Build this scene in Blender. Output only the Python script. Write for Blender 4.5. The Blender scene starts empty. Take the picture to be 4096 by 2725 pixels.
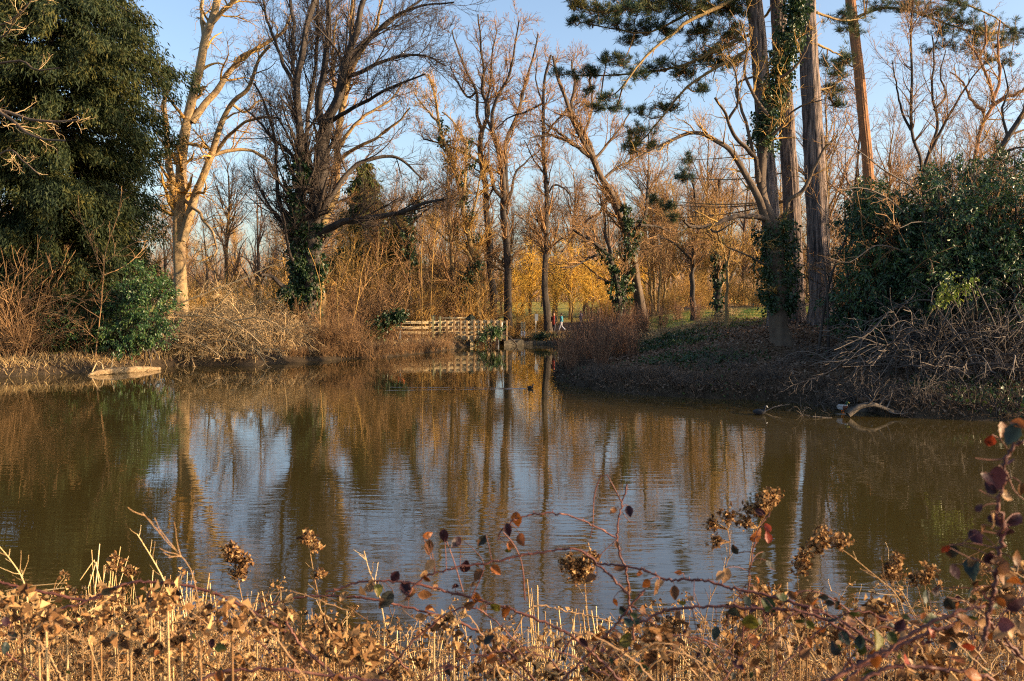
import bpy, math
import numpy as np
rng = np.random.default_rng(11)
PI = math.pi
C = bpy.context.scene.collection
scene = bpy.context.scene
# ------------------------------------------------------------------ camera mapping
F, CX, HY, H = 910.0, 512.0, 292.5, 4.5
TILT = math.atan(48.0 / F)
_c, _s = math.cos(TILT), math.sin(TILT)
def P(px, py, Y):
    """point of the place seen at picture position (px, py) at distance Y"""
    u, v = (px - CX) / F, (340.5 - py) / F
    d = np.array([u, _c + v * _s, -_s + v * _c])
    d = d * (Y / d[1])
    return np.array([d[0], d[1], H + d[2]])
def W(px, py):
    """point of the water level seen at (px, py)"""
    a = P(px, py, 1.0); k = H / (H - a[2])
    return (a[0] * k, k)
def smooth(a, b, x):
    t = np.clip((x - a) / (b - a), 0, 1); return t * t * (3 - 2 * t)
# ------------------------------------------------------------------ objects
def obj(name, me, m=None, parent=None, loc=None):
    o = bpy.data.objects.new(name, me)
    C.objects.link(o)
    if m is not None:
        me.materials.clear()
        for x in (m if isinstance(m, (list, tuple)) else [m]): me.materials.append(x)
    if parent is not None: o.parent = parent
    if loc is not None: o.location = loc
    return o
def tag(o, label, cat, group=None, kind=None):
    if label: o['label'] = label
    if cat: o['category'] = cat
    if group: o['group'] = group
    if kind: o['kind'] = kind
    return o
def thing(name, label, cat, loc=(0, 0, 0), rz=0.0, group=None):
    o = bpy.data.objects.new(name, None); C.objects.link(o)
    o.empty_display_size = 0.3
    o.location = [float(v) for v in loc]; o.rotation_euler = (0, 0, rz)
    return tag(o, label, cat, group)
def copy_thing(o, loc, rz=0.0, sc=1.0, label=None, group=None, szf=1.0):
    def rec(a, parent):
        c = a.copy(); C.objects.link(c); c.parent = parent
        for ch in [x for x in a.children]: rec(ch, c)
        return c
    c = rec(o, None)
    c.location = [float(v) for v in loc]; c.rotation_euler = (0, 0, rz); c.scale = (sc, sc, sc * szf)
    if label: c['label'] = label
    if group: c['group'] = group
    return c
def mesh_np(name, V, faces, smooth_=True, col=None, mi=None):
    """V (n,3); faces: list of int arrays (m,k)"""
    me = bpy.data.meshes.new(name)
    V = np.ascontiguousarray(V, dtype=np.float32)
    faces = [np.asarray(f, dtype=np.int32) for f in faces if len(f)]
    tot = np.concatenate([np.full(len(f), f.shape[1], np.int32) for f in faces])
    loops = np.concatenate([f.ravel() for f in faces])
    me.vertices.add(len(V)); me.vertices.foreach_set('co', V.ravel())
    me.loops.add(len(loops)); me.loops.foreach_set('vertex_index', loops)
    me.polygons.add(len(tot))
    me.polygons.foreach_set('loop_start', np.concatenate([[0], np.cumsum(tot)[:-1]]).astype(np.int32))
    if mi is not None: me.polygons.foreach_set('material_index', np.asarray(mi, np.int32))
    me.update(calc_edges=True)
    me.polygons.foreach_set('use_smooth', np.full(len(tot), smooth_))
    if col is not None:
        a = me.color_attributes.new('tint', 'FLOAT_COLOR', 'POINT')
        cc = np.ones((len(V), 4), np.float32); cc[:, :3] = col
        a.data.foreach_set('color', cc.ravel())
    me.validate(verbose=False)
    return me
def norm(v):
    return v / np.maximum(np.linalg.norm(v, axis=-1, keepdims=True), 1e-9)
class Geo:
    """gathers vertices and faces, then becomes one mesh"""
    def __init__(s): s.V = []; s.F = {}; s.C = []; s.n = 0
    def add(s, V, faces, col=None):
        V = np.asarray(V, float).reshape(-1, 3)
        for f in faces:
            f = np.asarray(f)
            if len(f): s.F.setdefault(f.shape[1], []).append(f + s.n)
        s.V.append(V); s.n += len(V)
        s.C.append(np.broadcast_to(np.asarray(col if col is not None else (1, 1, 1), float), (len(V), 3)))
        return s
    def tube(s, Pts, R, k=6, flute=0.0, col=None, caps=False, ridge=0.0):
        Pts = np.asarray(Pts, float); R = np.asarray(R, float)
        if Pts.ndim == 2: Pts = Pts[None]; R = R[None]
        m, n, _ = Pts.shape
        if m == 0: return s
        T = norm(np.gradient(Pts, axis=1))
        mean = norm(Pts[:, -1] - Pts[:, 0])
        ref = np.where(np.abs(mean[:, 2:3]) > .75, np.array([[1., .13, 0]]), np.array([[0, .11, 1.]]))[:, None, :]
        N1 = norm(np.cross(T, np.broadcast_to(ref, T.shape))); N2 = np.cross(T, N1)
        th = np.arange(k) * 2 * PI / k
        rr = np.broadcast_to(R[:, :, None], (m, n, k)).copy()
        if flute > 0:
            ph = rng.uniform(0, 2 * PI, (m, 1, 3)); tt = th[None, None, :]
            zz = np.linspace(0, 1, n)[None, :, None]
            rr *= 1 + flute * (np.sin(3 * tt + ph[..., 0:1] + 2 * zz) + .6 * np.sin(5 * tt + ph[..., 1:2] - 3 * zz) + .4 * np.sin(8 * tt + ph[..., 2:3]))
        if ridge > 0:
            z = np.cumsum(rng.normal(0, .5, (m, n, k)), axis=1) + rng.normal(0, 1.6, (m, 1, k)); rr *= 1 + ridge * np.tanh(z)
        V = Pts[:, :, None, :] + rr[..., None] * (np.cos(th)[None, None, :, None] * N1[:, :, None, :] + np.sin(th)[None, None, :, None] * N2[:, :, None, :])
        i = np.arange(m)[:, None, None]; j = np.arange(n - 1)[None, :, None]; q = np.arange(k)[None, None, :]
        q2 = (q + 1) % k
        a = (i * n + j) * k + q; b = (i * n + j) * k + q2
        f = np.stack([a, b, b + k, a + k], -1).reshape(-1, 4)
        fs = [f]
        if caps:
            i1 = np.arange(m)[:, None] * n * k
            fs += [i1 + np.arange(k)[::-1][None], i1 + (n - 1) * k + np.arange(k)[None]] if k != 4 else []
            if k == 4:
                fs = [np.concatenate([f, i1 + np.arange(4)[::-1][None], i1 + (n - 1) * 4 + np.arange(4)[None]])]
        if col is not None and np.ndim(col) == 2:
            col = np.repeat(np.asarray(col), n * k, axis=0)
        return s.add(V.reshape(-1, 3), fs, col)
    def box(s, c, size, rz=0.0, col=None):
        hx, hy, hz = [v / 2 for v in size]
        v = np.array([[x, y, z] for z in (-hz, hz) for y in (-hy, hy) for x in (-hx, hx)])
        cr, sr = math.cos(rz), math.sin(rz)
        v = v @ np.array([[cr, sr, 0], [-sr, cr, 0], [0, 0, 1]])
        f = np.array([[0, 2, 3, 1], [4, 5, 7, 6], [0, 1, 5, 4], [2, 6, 7, 3], [0, 4, 6, 2], [1, 3, 7, 5]])
        return s.add(v + np.asarray(c, float), [f], col)
    def ell(s, c, r, nu=14, nv=9, col=None, rot=None):
        u = np.arange(nu) * 2 * PI / nu; v = np.linspace(-PI / 2, PI / 2, nv + 2)[1:-1]
        X = np.cos(v)[:, None] * np.cos(u); Yy = np.cos(v)[:, None] * np.sin(u); Z = np.sin(v)[:, None] * np.ones(nu)
        V = np.stack([X, Yy, Z], -1).reshape(-1, 3)
        V = np.concatenate([V, [[0, 0, -1], [0, 0, 1]]]) * np.asarray(r, float)
        if rot is not None: V = V @ np.asarray(rot).T
        j = np.arange(nv - 1)[:, None]; i = np.arange(nu)[None]; i2 = (i + 1) % nu
        q = np.stack([j * nu + i, j * nu + i2, (j + 1) * nu + i2, (j + 1) * nu + i], -1).reshape(-1, 4)
        ii = np.arange(nu); i2 = (ii + 1) % nu; b = nu * nv
        t = np.concatenate([np.stack([i2, ii, np.full(nu, b)], -1), np.stack([(nv - 1) * nu + ii, (nv - 1) * nu + i2, np.full(nu, b + 1)], -1)])
        return s.add(V + np.asarray(c, float), [q, t], col)
    def rhombs(s, c, d, w, L, Wd, col=None, fold=0.0):
        """leaf blades: centre base c, direction d, side w, length L, width Wd"""
        L = np.broadcast_to(np.asarray(L, float), (len(c),))[:, None]; Wd = np.broadcast_to(np.asarray(Wd, float), (len(c),))[:, None]
        nn = norm(np.cross(d, w))
        a = c; b = c + d * L * .45 + w * Wd * .5 + nn * Wd * fold; e = c + d * L; g = c + d * L * .45 - w * Wd * .5 + nn * Wd * fold
        V = np.stack([a, b, e, g], 1).reshape(-1, 3); i = np.arange(len(c))[:, None] * 4
        if col is not None and np.ndim(col) == 2: col = np.repeat(col, 4, axis=0)
        return s.add(V, [i + np.array([[0, 1, 2, 3]])], col)
    def mesh(s, name, smooth_=True, origin=None, colour=False):
        V = np.concatenate(s.V)
        if origin is not None: V = V - np.asarray(origin, float)
        return mesh_np(name, V, [np.concatenate(f) for f in s.F.values()], smooth_, np.concatenate(s.C) if colour else None)
def crom(pts, n):
    """smooth curve through the points, n samples"""
    p = np.asarray(pts, float)
    if len(p) == 2: t = np.linspace(0, 1, n)[:, None]; return p[0] * (1 - t) + p[1] * t
    e = np.concatenate([[2 * p[0] - p[1]], p, [2 * p[-1] - p[-2]]])
    seg = np.concatenate([[0], np.cumsum(np.linalg.norm(np.diff(p, axis=0), axis=1))])
    s = np.linspace(0, seg[-1], n); i = np.clip(np.searchsorted(seg, s, 'right') - 1, 0, len(p) - 2)
    t = ((s - seg[i]) / np.maximum(seg[i + 1] - seg[i], 1e-9))[:, None]
    a, b, c, d = e[i], e[i + 1], e[i + 2], e[i + 3]
    return .5 * (2 * b + (c - a) * t + (2 * a - 5 * b + 4 * c - d) * t ** 2 + (3 * b - a - 3 * c + d) * t ** 3)
def unit(n):
    return norm(rng.normal(size=(n, 3)))
def grow(Pp, Rp, dens, t0, length, ang, kink, up, rfac=.6, n=6, rmin=.01, t1=1.0, taper=.25, side=None):
    """child branches of every parent polyline; numpy all at once"""
    m, k, _ = Pp.shape
    L = np.linalg.norm(np.diff(Pp, axis=1), axis=2).sum(1)
    cnt = rng.poisson(np.maximum(L * (t1 - t0) * dens, 0))
    idx = np.repeat(np.arange(m), cnt); N = len(idx)
    if N == 0: return np.zeros((0, n, 3)), np.zeros((0, n))
    t = rng.uniform(t0, t1, N); x = t * (k - 1); i = np.minimum(x.astype(int), k - 2); f = (x - i)[:, None]
    a, b = Pp[idx, i], Pp[idx, i + 1]
    base = a * (1 - f) + b * f; T = norm(b - a)
    r0 = Rp[idx, i] * (1 - f[:, 0]) + Rp[idx, i + 1] * f[:, 0]
    perp = unit(N); perp = norm(perp - T * (perp * T).sum(1, keepdims=True))
    if side is not None: perp = norm(perp * np.array(side))
    A = rng.normal(ang, ang * .25, N)[:, None]
    d = norm(np.cos(A) * T + np.sin(A) * perp)
    ln = length * rng.uniform(.45, 1.3, N) * (1.05 - .6 * t)
    r = np.clip(r0 * rfac, rmin, None)
    pts = np.zeros((N, n, 3)); pts[:, 0] = base
    st = (ln / (n - 1))[:, None]
    upv = np.array([0, 0, 1.0])
    for q in range(1, n):
        d = norm(d + kink * rng.normal(size=(N, 3)) + up * upv)
        pts[:, q] = pts[:, q - 1] + d * st
    R = r[:, None] * np.linspace(1, taper, n)[None]
    return pts, np.maximum(R, rmin * .6)
# ------------------------------------------------------------------ materials
def mat(name, c1, c2=None, c3=None, scale=1.5, rough=.85, island=.5, transl=0.0, bump=0.0, bscale=8.0, stretch=(1, 1, 1), spec=.25, attr=False, emis=None, metal=0.0):
    m = bpy.data.materials.new(name); m.use_nodes = True
    nt = m.node_tree; N = nt.nodes; Lk = nt.links
    b = N['Principled BSDF']; out = N['Material Output']
    b.inputs['Roughness'].default_value = rough; b.inputs['Specular IOR Level'].default_value = spec; b.inputs['Metallic'].default_value = metal
    tc = N.new('ShaderNodeTexCoord'); mp = N.new('ShaderNodeMapping'); mp.inputs['Scale'].default_value = stretch
    Lk.new(tc.outputs['Object'], mp.inputs['Vector'])
    if attr:
        a = N.new('ShaderNodeAttribute'); a.attribute_name = 'tint'; colour = a.outputs['Color']
        nz = N.new('ShaderNodeTexNoise'); nz.inputs['Scale'].default_value = scale; nz.inputs['Detail'].default_value = 4
        Lk.new(mp.outputs[0], nz.inputs['Vector'])
        mr = N.new('ShaderNodeMapRange'); mr.inputs[1].default_value = .3; mr.inputs[2].default_value = .7; mr.inputs[3].default_value = .6; mr.inputs[4].default_value = 1.25
        Lk.new(nz.outputs['Fac'], mr.inputs[0])
        vm = N.new('ShaderNodeVectorMath'); vm.operation = 'SCALE'; Lk.new(colour, vm.inputs[0]); Lk.new(mr.outputs[0], vm.inputs['Scale'])
        colour = vm.outputs[0]
    else:
        nz = N.new('ShaderNodeTexNoise'); nz.inputs['Scale'].default_value = scale; nz.inputs['Detail'].default_value = 5; nz.inputs['Roughness'].default_value = .65
        Lk.new(mp.outputs[0], nz.inputs['Vector'])
        fac = nz.outputs['Fac']
        mr = N.new('ShaderNodeMapRange'); mr.inputs[1].default_value = .32; mr.inputs[2].default_value = .68; Lk.new(fac, mr.inputs[0]); fac = mr.outputs[0]
        if island > 0:
            g = N.new('ShaderNodeNewGeometry'); mx = N.new('ShaderNodeMix'); mx.inputs[0].default_value = island
            Lk.new(fac, mx.inputs[2]); Lk.new(g.outputs['Random Per Island'], mx.inputs[3]); fac = mx.outputs[0]
        rp = N.new('ShaderNodeValToRGB'); Lk.new(fac, rp.inputs[0])
        e = rp.color_ramp.elements
        c2 = c2 or tuple(v * .55 for v in c1)
        if c3 is None:
            e[0].color = (*c2, 1); e[1].color = (*c1, 1); e[0].position = .15; e[1].position = .85
        else:
            e[0].color = (*c2, 1); e[1].color = (*c3, 1); x = e.new(.5); x.color = (*c1, 1); e[0].position = .1; e[2].position = .9
        colour = rp.outputs[0]
    Lk.new(colour, b.inputs['Base Color'])
    if bump > 0:
        bn = N.new('ShaderNodeTexNoise'); bn.inputs['Scale'].default_value = bscale; bn.inputs['Detail'].default_value = 6
        Lk.new(mp.outputs[0], bn.inputs['Vector'])
        bp = N.new('ShaderNodeBump'); bp.inputs['Strength'].default_value = 1; bp.inputs['Distance'].default_value = bump
        Lk.new(bn.outputs['Fac'], bp.inputs['Height']); Lk.new(bp.outputs[0], b.inputs['Normal'])
    if transl > 0:
        tr = N.new('ShaderNodeBsdfTranslucent'); Lk.new(colour, tr.inputs['Color'])
        ms = N.new('ShaderNodeMixShader'); ms.inputs[0].default_value = transl
        Lk.new(b.outputs[0], ms.inputs[1]); Lk.new(tr.outputs[0], ms.inputs[2]); Lk.new(ms.outputs[0], out.inputs['Surface'])
    return m
M = {}
M['bark_dark'] = mat('dark grey bark', (.075, .06, .05), (.026, .022, .02), scale=1.2, bump=.05, bscale=9, stretch=(1, 1, .25), island=.15)  # darkened to stand in for the shade on the great tree
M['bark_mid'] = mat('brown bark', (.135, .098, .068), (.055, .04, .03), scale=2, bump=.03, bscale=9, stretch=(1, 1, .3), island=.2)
M['bark_gold'] = mat('sunlit golden bark', (.30, .21, .09), (.15, .10, .05), scale=2, bump=.03, bscale=9, stretch=(1, 1, .3), island=.3)  # golden tone puts the low sun on the trunks into the bark colour
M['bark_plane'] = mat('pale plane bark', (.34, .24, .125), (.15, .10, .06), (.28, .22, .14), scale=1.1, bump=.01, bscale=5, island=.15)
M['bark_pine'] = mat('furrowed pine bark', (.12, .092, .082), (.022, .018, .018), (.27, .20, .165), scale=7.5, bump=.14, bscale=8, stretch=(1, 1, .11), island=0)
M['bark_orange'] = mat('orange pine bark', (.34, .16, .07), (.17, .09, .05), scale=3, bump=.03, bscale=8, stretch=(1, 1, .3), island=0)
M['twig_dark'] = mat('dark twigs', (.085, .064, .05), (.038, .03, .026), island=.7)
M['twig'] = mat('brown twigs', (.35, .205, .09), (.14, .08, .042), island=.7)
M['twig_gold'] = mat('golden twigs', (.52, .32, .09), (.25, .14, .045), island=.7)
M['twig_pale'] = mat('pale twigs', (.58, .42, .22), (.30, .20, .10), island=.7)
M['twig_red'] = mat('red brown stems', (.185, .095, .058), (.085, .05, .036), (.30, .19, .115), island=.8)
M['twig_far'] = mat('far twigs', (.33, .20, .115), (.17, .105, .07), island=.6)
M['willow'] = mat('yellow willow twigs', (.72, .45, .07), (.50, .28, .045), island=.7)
M['grey_twig'] = mat('grey dead twigs', (.145, .12, .10), (.06, .05, .045), island=.7)  # tone lowered to carry the deep shade of the right bank
M['yew'] = mat('dark conifer sprays', (.030, .046, .016), (.009, .020, .011), (.10, .09, .018), scale=.5, island=.4, transl=.25, rough=.7)
M['pine'] = mat('pine needles', (.060, .088, .040), (.020, .050, .040), (.19, .15, .035), scale=.35, island=.4, transl=.2, rough=.6)
M['firgreen'] = mat('mid green conifer', (.07, .085, .022), (.03, .045, .018), (.12, .10, .025), scale=.5, island=.5, transl=.2)
M['laurel'] = mat('glossy evergreen leaves', (.034, .082, .032), (.012, .036, .022), (.095, .15, .028), scale=.5, island=.55, transl=.22, rough=.38, spec=.5)
M['lime'] = mat('yellow green sunlit leaves', (.16, .22, .03), (.08, .13, .025), (.28, .30, .05), scale=.7, island=.6, transl=.35, rough=.4, spec=.45)  # sunlight on the thicket sprig is put into this brighter leaf colour
M['holly'] = mat('holly leaves', (.042, .10, .028), (.016, .045, .02), (.10, .14, .028), scale=.7, island=.5, transl=.2, rough=.4, spec=.45)
M['ivy'] = mat('ivy leaves', (.026, .058, .020), (.010, .026, .013), (.065, .085, .018), scale=.6, island=.55, transl=.2, rough=.42, spec=.4)
M['litter'] = mat('fallen leaves', (.17, .10, .058), (.065, .04, .026), (.27, .195, .14), scale=.5, island=.85, transl=.1)
M['drygrass'] = mat('dry grass', (.36, .24, .10), (.18, .11, .05), (.48, .36, .18), scale=.6, island=.7, transl=.2)
M['sedge'] = mat('grey dead grass', (.12, .09, .065), (.055, .042, .034), island=.7, transl=.15)  # colour darkened for the shade along the right water edge
M['grass'] = mat('short green grass', (.06, .13, .03), (.03, .07, .02), island=.6, transl=.2)
M['reed'] = mat('cut reed stalks', (.54, .37, .16), (.28, .17, .07), (.70, .54, .30), scale=3, island=.75, rough=.6)
M['weed'] = mat('dead weed stems', (.32, .18, .075), (.09, .045, .02), (.58, .41, .21), scale=4, island=.75, transl=.15)
M['seed'] = mat('crumpled brown seed heads', (.25, .125, .045), (.035, .016, .008), (.56, .36, .16), scale=9, island=.8, transl=.25)
M['cane'] = mat('bramble cane', (.115, .042, .032), (.045, .02, .02), (.24, .11, .075), scale=7, island=.35, rough=.55)
M['cane_dry'] = mat('dry bramble cane', (.40, .24, .11), (.20, .11, .055), scale=7, island=.35, rough=.6)
M['leaf'] = mat('bramble leaf', (1, 1, 1), attr=True, scale=45, transl=.3, rough=.45, bump=.002, bscale=90)
M['tinted'] = mat('feathers and cloth', (1, 1, 1), attr=True, scale=60, rough=.7)
M['wood'] = mat('weathered bridge timber', (.50, .39, .22), (.24, .17, .09), (.52, .42, .26), scale=2.5, stretch=(1, 1, 1), bump=.008, bscale=20, island=.5)
M['darkwood'] = mat('dark timber', (.05, .055, .045), (.025, .03, .028), scale=2, bump=.01, island=.3)
M['mossywood'] = mat('greenish timber', (.22, .22, .12), (.12, .12, .07), scale=2, bump=.008, island=.3)
M['concrete'] = mat('stained concrete', (.12, .105, .08), (.05, .05, .04), (.30, .24, .15), scale=1.2, bump=.02, island=0)
M['stone'] = mat('old stone edging', (.14, .12, .09), (.06, .055, .045), scale=2.5, bump=.03, island=.3)
M['white'] = mat('white notice', (.78, .78, .76), (.62, .62, .60), island=0, rough=.5)
M['metal'] = mat('galvanised post', (.42, .44, .46), (.30, .32, .34), island=0, rough=.4, metal=.6)
M['signblue'] = mat('blue grey sign', (.045, .06, .09), (.03, .04, .065), island=0, rough=.5)
M['orange'] = mat('orange lifebuoy', (.75, .14, .03), (.6, .10, .02), island=0, rough=.5)
M['log'] = mat('bare bleached log', (.26, .18, .095), (.09, .06, .035), (.34, .25, .145), scale=2.6, stretch=(.5, 3, 3), bump=.06, bscale=7, island=0)
M['greylog'] = mat('grey dead log', (.11, .09, .07), (.05, .042, .035), scale=3, bump=.03, island=0)
# ------------------------------------------------------------------ pond outline (world x, y)
left_px = [(0, 377.5), (60, 374), (105, 372), (160, 367), (215, 365), (250, 366), (300, 362), (350, 359), (390, 357), (430, 352.5), (452, 349.5), (466, 346.8)]
right_px = [(557, 344.2), (568, 349), (577, 357), (570, 367), (551, 377), (576, 385), (602, 391), (640, 394.5), (691, 398), (750, 400), (793, 402.5), (830, 406), (859, 411), (894, 417), (960, 420), (1024, 422)]
left_w = [W(*p) for p in left_px]; right_w = [W(*p) for p in right_px]
POND = np.array([(-70, 50), (-45, 49)] + left_w + [(-4.4, 92), (-6, 110), (-4, 112), (1.5, 108), (0.7, 92), (0.5, 79.6)] + right_w +
                [(26, 32.4), (34, 33), (48, 36), (60, 30), (60, 14), (25, 11), (12, 10.3), (4, 9.9), (-4, 10.2), (-12, 10.6), (-25, 12), (-70, 18)])
def sdist(X, Y):
    """signed distance to the shore, positive on land"""
    p = np.stack([np.ravel(X), np.ravel(Y)], -1); best = np.full(len(p), 1e9); ins = np.zeros(len(p), bool)
    for a, b in zip(POND, np.roll(POND, -1, axis=0)):
        ab = b - a; t = np.clip(((p - a) @ ab) / (ab @ ab), 0, 1)
        best = np.minimum(best, np.linalg.norm(p - a - t[:, None] * ab, axis=1))
        cr = ((a[1] > p[:, 1]) != (b[1] > p[:, 1]))
        xi = a[0] + (p[:, 1] - a[1]) / np.where(abs(b[1] - a[1]) < 1e-9, 1e-9, b[1] - a[1]) * (b[0] - a[0])
        ins ^= cr & (p[:, 0] < xi)
    return np.where(ins, -best, best).reshape(np.shape(X))
def height(X, Y):
    X = np.asarray(X, float); Y = np.asarray(Y, float)
    sd = sdist(X, Y)
    wr = smooth(5, 13, X - np.maximum(Y - 60, 0) * .10) * smooth(20, 34, Y)
    plat = 1.05 + 2.25 * wr + smooth(110, 200, Y) * .6 * (1 - wr)
    kk = 2.0 + 6.5 * wr
    s = np.maximum(sd, 0)
    land = .30 * smooth(0, .35, s) + (plat - .3) * (1 - np.exp(-s / kk))
    near = 2.95 * (1 - np.exp(-s / 6.0))
    wn = 1 - smooth(16, 24, Y)
    land = land * (1 - wn) + near * wn
    n = .10 * np.sin(X * .9 + Y * .35) * np.sin(Y * .8 - X * .2) + .05 * np.sin(X * 2.3 + 1) * np.sin(Y * 2.1)
    land = land + n * smooth(.3, 3, s)
    bed = -np.minimum(.9, .25 + .35 * np.maximum(-sd, 0))
    return np.where(sd > 0, land, bed)
def hz(x, y): return float(height(np.array([x]), np.array([y]))[0])
def G(px, Y):
    """ground point at picture column px and distance Y"""
    x = (px - CX) / F * Y
    return np.array([x, Y, hz(x, Y)])
def axis(lo, hi, step, far, grow_=1.13):
    a = list(np.arange(lo, hi + 1e-6, step)); s = step
    while a[-1] < far: s *= grow_; a.append(a[-1] + s)
    return a
xr = axis(0, 56, .7, 700); xs = np.array([-v for v in xr[:0:-1]] + xr)
ys = np.array([-30, -22, -16, -11, -8, -6] + axis(-4, 112, .6, 900))
GX, GY = np.meshgrid(xs, ys); GZ = height(GX, GY)
ny, nx = GX.shape
i = np.arange(ny - 1)[:, None]; j = np.arange(nx - 1)[None]
Fq = np.stack([i * nx + j, i * nx + j + 1, (i + 1) * nx + j + 1, (i + 1) * nx + j], -1).reshape(-1, 4)
grassy = np.maximum(smooth(100, 125, GY), smooth(8, 11, GX - (GY - 60) * .05) * smooth(54, 60, GY) * (1 - smooth(80, 95, GY)))
zone = np.stack([grassy, smooth(.1, 1.2, GZ), np.zeros_like(GX)], -1).reshape(-1, 3)
def ground_material():
    m = bpy.data.materials.new('earth, litter and turf'); m.use_nodes = True
    nt = m.node_tree; N = nt.nodes; L = nt.links; b = N['Principled BSDF']
    b.inputs['Roughness'].default_value = .95; b.inputs['Specular IOR Level'].default_value = .1
    tc = N.new('ShaderNodeTexCoord')
    def ramp(scale, cols, detail=8):
        n = N.new('ShaderNodeTexNoise'); n.inputs['Scale'].default_value = scale; n.inputs['Detail'].default_value = detail; n.inputs['Roughness'].default_value = .7
        L.new(tc.outputs['Object'], n.inputs['Vector']); r = N.new('ShaderNodeValToRGB'); L.new(n.outputs['Fac'], r.inputs[0])
        e = r.color_ramp.elements; e[0].position, e[1].position = .3, .7; e[0].color = (*cols[0], 1); e[1].color = (*cols[-1], 1)
        if len(cols) == 3: x = e.new(.5); x.color = (*cols[1], 1)
        return r.outputs[0], n
    lit, n1 = ramp(5.5, [(.045, .030, .020), (.11, .07, .04), (.20, .135, .085)])
    gr, _ = ramp(2.2, [(.16, .15, .03), (.30, .25, .05), (.40, .31, .08)])
    mud, _ = ramp(3, [(.025, .02, .014), (.06, .045, .03)])
    a = N.new('ShaderNodeAttribute'); a.attribute_name = 'tint'; sp = N.new('ShaderNodeSeparateColor'); L.new(a.outputs['Color'], sp.inputs[0])
    m1 = N.new('ShaderNodeMix'); m1.data_type = 'RGBA'; L.new(sp.outputs[1], m1.inputs[0]); L.new(mud, m1.inputs[6]); L.new(lit, m1.inputs[7])
    m2 = N.new('ShaderNodeMix'); m2.data_type = 'RGBA'; L.new(sp.outputs[0], m2.inputs[0]); L.new(m1.outputs[2], m2.inputs[6]); L.new(gr, m2.inputs[7])
    L.new(m2.outputs[2], b.inputs['Base Color'])
    bp = N.new('ShaderNodeBump'); bp.inputs['Distance'].default_value = .08; L.new(n1.outputs['Fac'], bp.inputs['Height']); L.new(bp.outputs[0], b.inputs['Normal'])
    return m
ground = obj('ground', mesh_np('ground', np.stack([GX, GY, GZ], -1).reshape(-1, 3), [Fq], True, zone), ground_material()); ground['kind'] = 'structure'
# ------------------------------------------------------------------ water
def water_material():
    m = bpy.data.materials.new('still brown pond water'); m.use_nodes = True
    nt = m.node_tree; N = nt.nodes; L = nt.links; b = N['Principled BSDF']
    b.inputs['Base Color'].default_value = (.042, .031, .009, 1); b.inputs['Roughness'].default_value = .02; b.inputs['IOR'].default_value = 1.85
    b.inputs['Specular IOR Level'].default_value = .62
    tc = N.new('ShaderNodeTexCoord')
    def noise(sx, sy, scale, detail, rough=.5, dist=0):
        mp = N.new('ShaderNodeMapping'); mp.inputs['Scale'].default_value = (sx, sy, 1); L.new(tc.outputs['Object'], mp.inputs['Vector'])
        n = N.new('ShaderNodeTexNoise'); n.inputs['Scale'].default_value = scale; n.inputs['Detail'].default_value = detail; n.inputs['Roughness'].default_value = rough
        n.inputs['Distortion'].default_value = dist
        L.new(mp.outputs[0], n.inputs['Vector']); return n.outputs['Fac']
    def mth(op, a, b_):
        q = N.new('ShaderNodeMath'); q.operation = op
        for k, v in enumerate((a, b_)):
            if isinstance(v, (int, float)): q.inputs[k].default_value = v
            else: L.new(v, q.inputs[k])
        return q.outputs[0]
    fine = noise(.62, 2.9, 1.45, 2.5, .5, .3)
    broad = noise(.35, .9, .45, 1.5)
    patch = noise(.06, .10, 1.0, 2)
    mr = N.new('ShaderNodeMapRange'); mr.inputs[1].default_value = .36; mr.inputs[2].default_value = .62; mr.inputs[3].default_value = .35; mr.inputs[4].default_value = 1.25; L.new(patch, mr.inputs[0])
    sy = N.new('ShaderNodeSeparateXYZ'); L.new(tc.outputs['Object'], sy.inputs[0])
    far = N.new('ShaderNodeMapRange'); far.inputs[1].default_value = 20; far.inputs[2].default_value = 48; far.inputs[3].default_value = 1.0; far.inputs[4].default_value = .28; L.new(sy.outputs[1], far.inputs[0])
    hgt = mth('ADD', mth('MULTIPLY', fine, mth('MULTIPLY', mr.outputs[0], far.outputs[0])), mth('MULTIPLY', broad, .9))
    bp = N.new('ShaderNodeBump'); bp.inputs['Strength'].default_value = 1; bp.inputs['Distance'].default_value = .0050
    L.new(hgt, bp.inputs['Height']); L.new(bp.outputs[0], b.inputs['Normal'])
    return m
WM = water_material()
wv = np.array([[-75, 6, 0], [65, 6, 0], [65, 118, 0], [-75, 118, 0]], float)
water = obj('water', mesh_np('water', wv, [np.array([[0, 1, 2, 3]])], False), WM); water['kind'] = 'structure'
# ------------------------------------------------------------------ light, sky, camera
SUN_AZ, SUN_EL = math.radians(101), math.radians(15)      # clockwise from the view direction
w = bpy.data.worlds.new('World'); scene.world = w; w.use_nodes = True
nt = w.node_tree; bg = nt.nodes['Background']
sk = nt.nodes.new('ShaderNodeTexSky'); sk.sky_type = 'NISHITA'; sk.sun_disc = False
sk.sun_elevation = SUN_EL; sk.sun_rotation = SUN_AZ; sk.air_density = .85; sk.dust_density = 2.6; sk.ozone_density = 1.2; sk.altitude = 100
nt.links.new(sk.outputs[0], bg.inputs['Color']); bg.inputs['Strength'].default_value = .122
sl = bpy.data.lights.new('Sun', 'SUN'); sl.energy = 5.0; sl.angle = math.radians(.6); sl.color = (1, .70, .40)
so = bpy.data.objects.new('Sun', sl); C.objects.link(so)
from mathutils import Vector, Matrix
sd = Vector((math.sin(SUN_AZ) * math.cos(SUN_EL), math.cos(SUN_AZ) * math.cos(SUN_EL), math.sin(SUN_EL)))
so.rotation_euler = sd.to_track_quat('Z', 'Y').to_euler(); so.location = sd * 60
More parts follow.
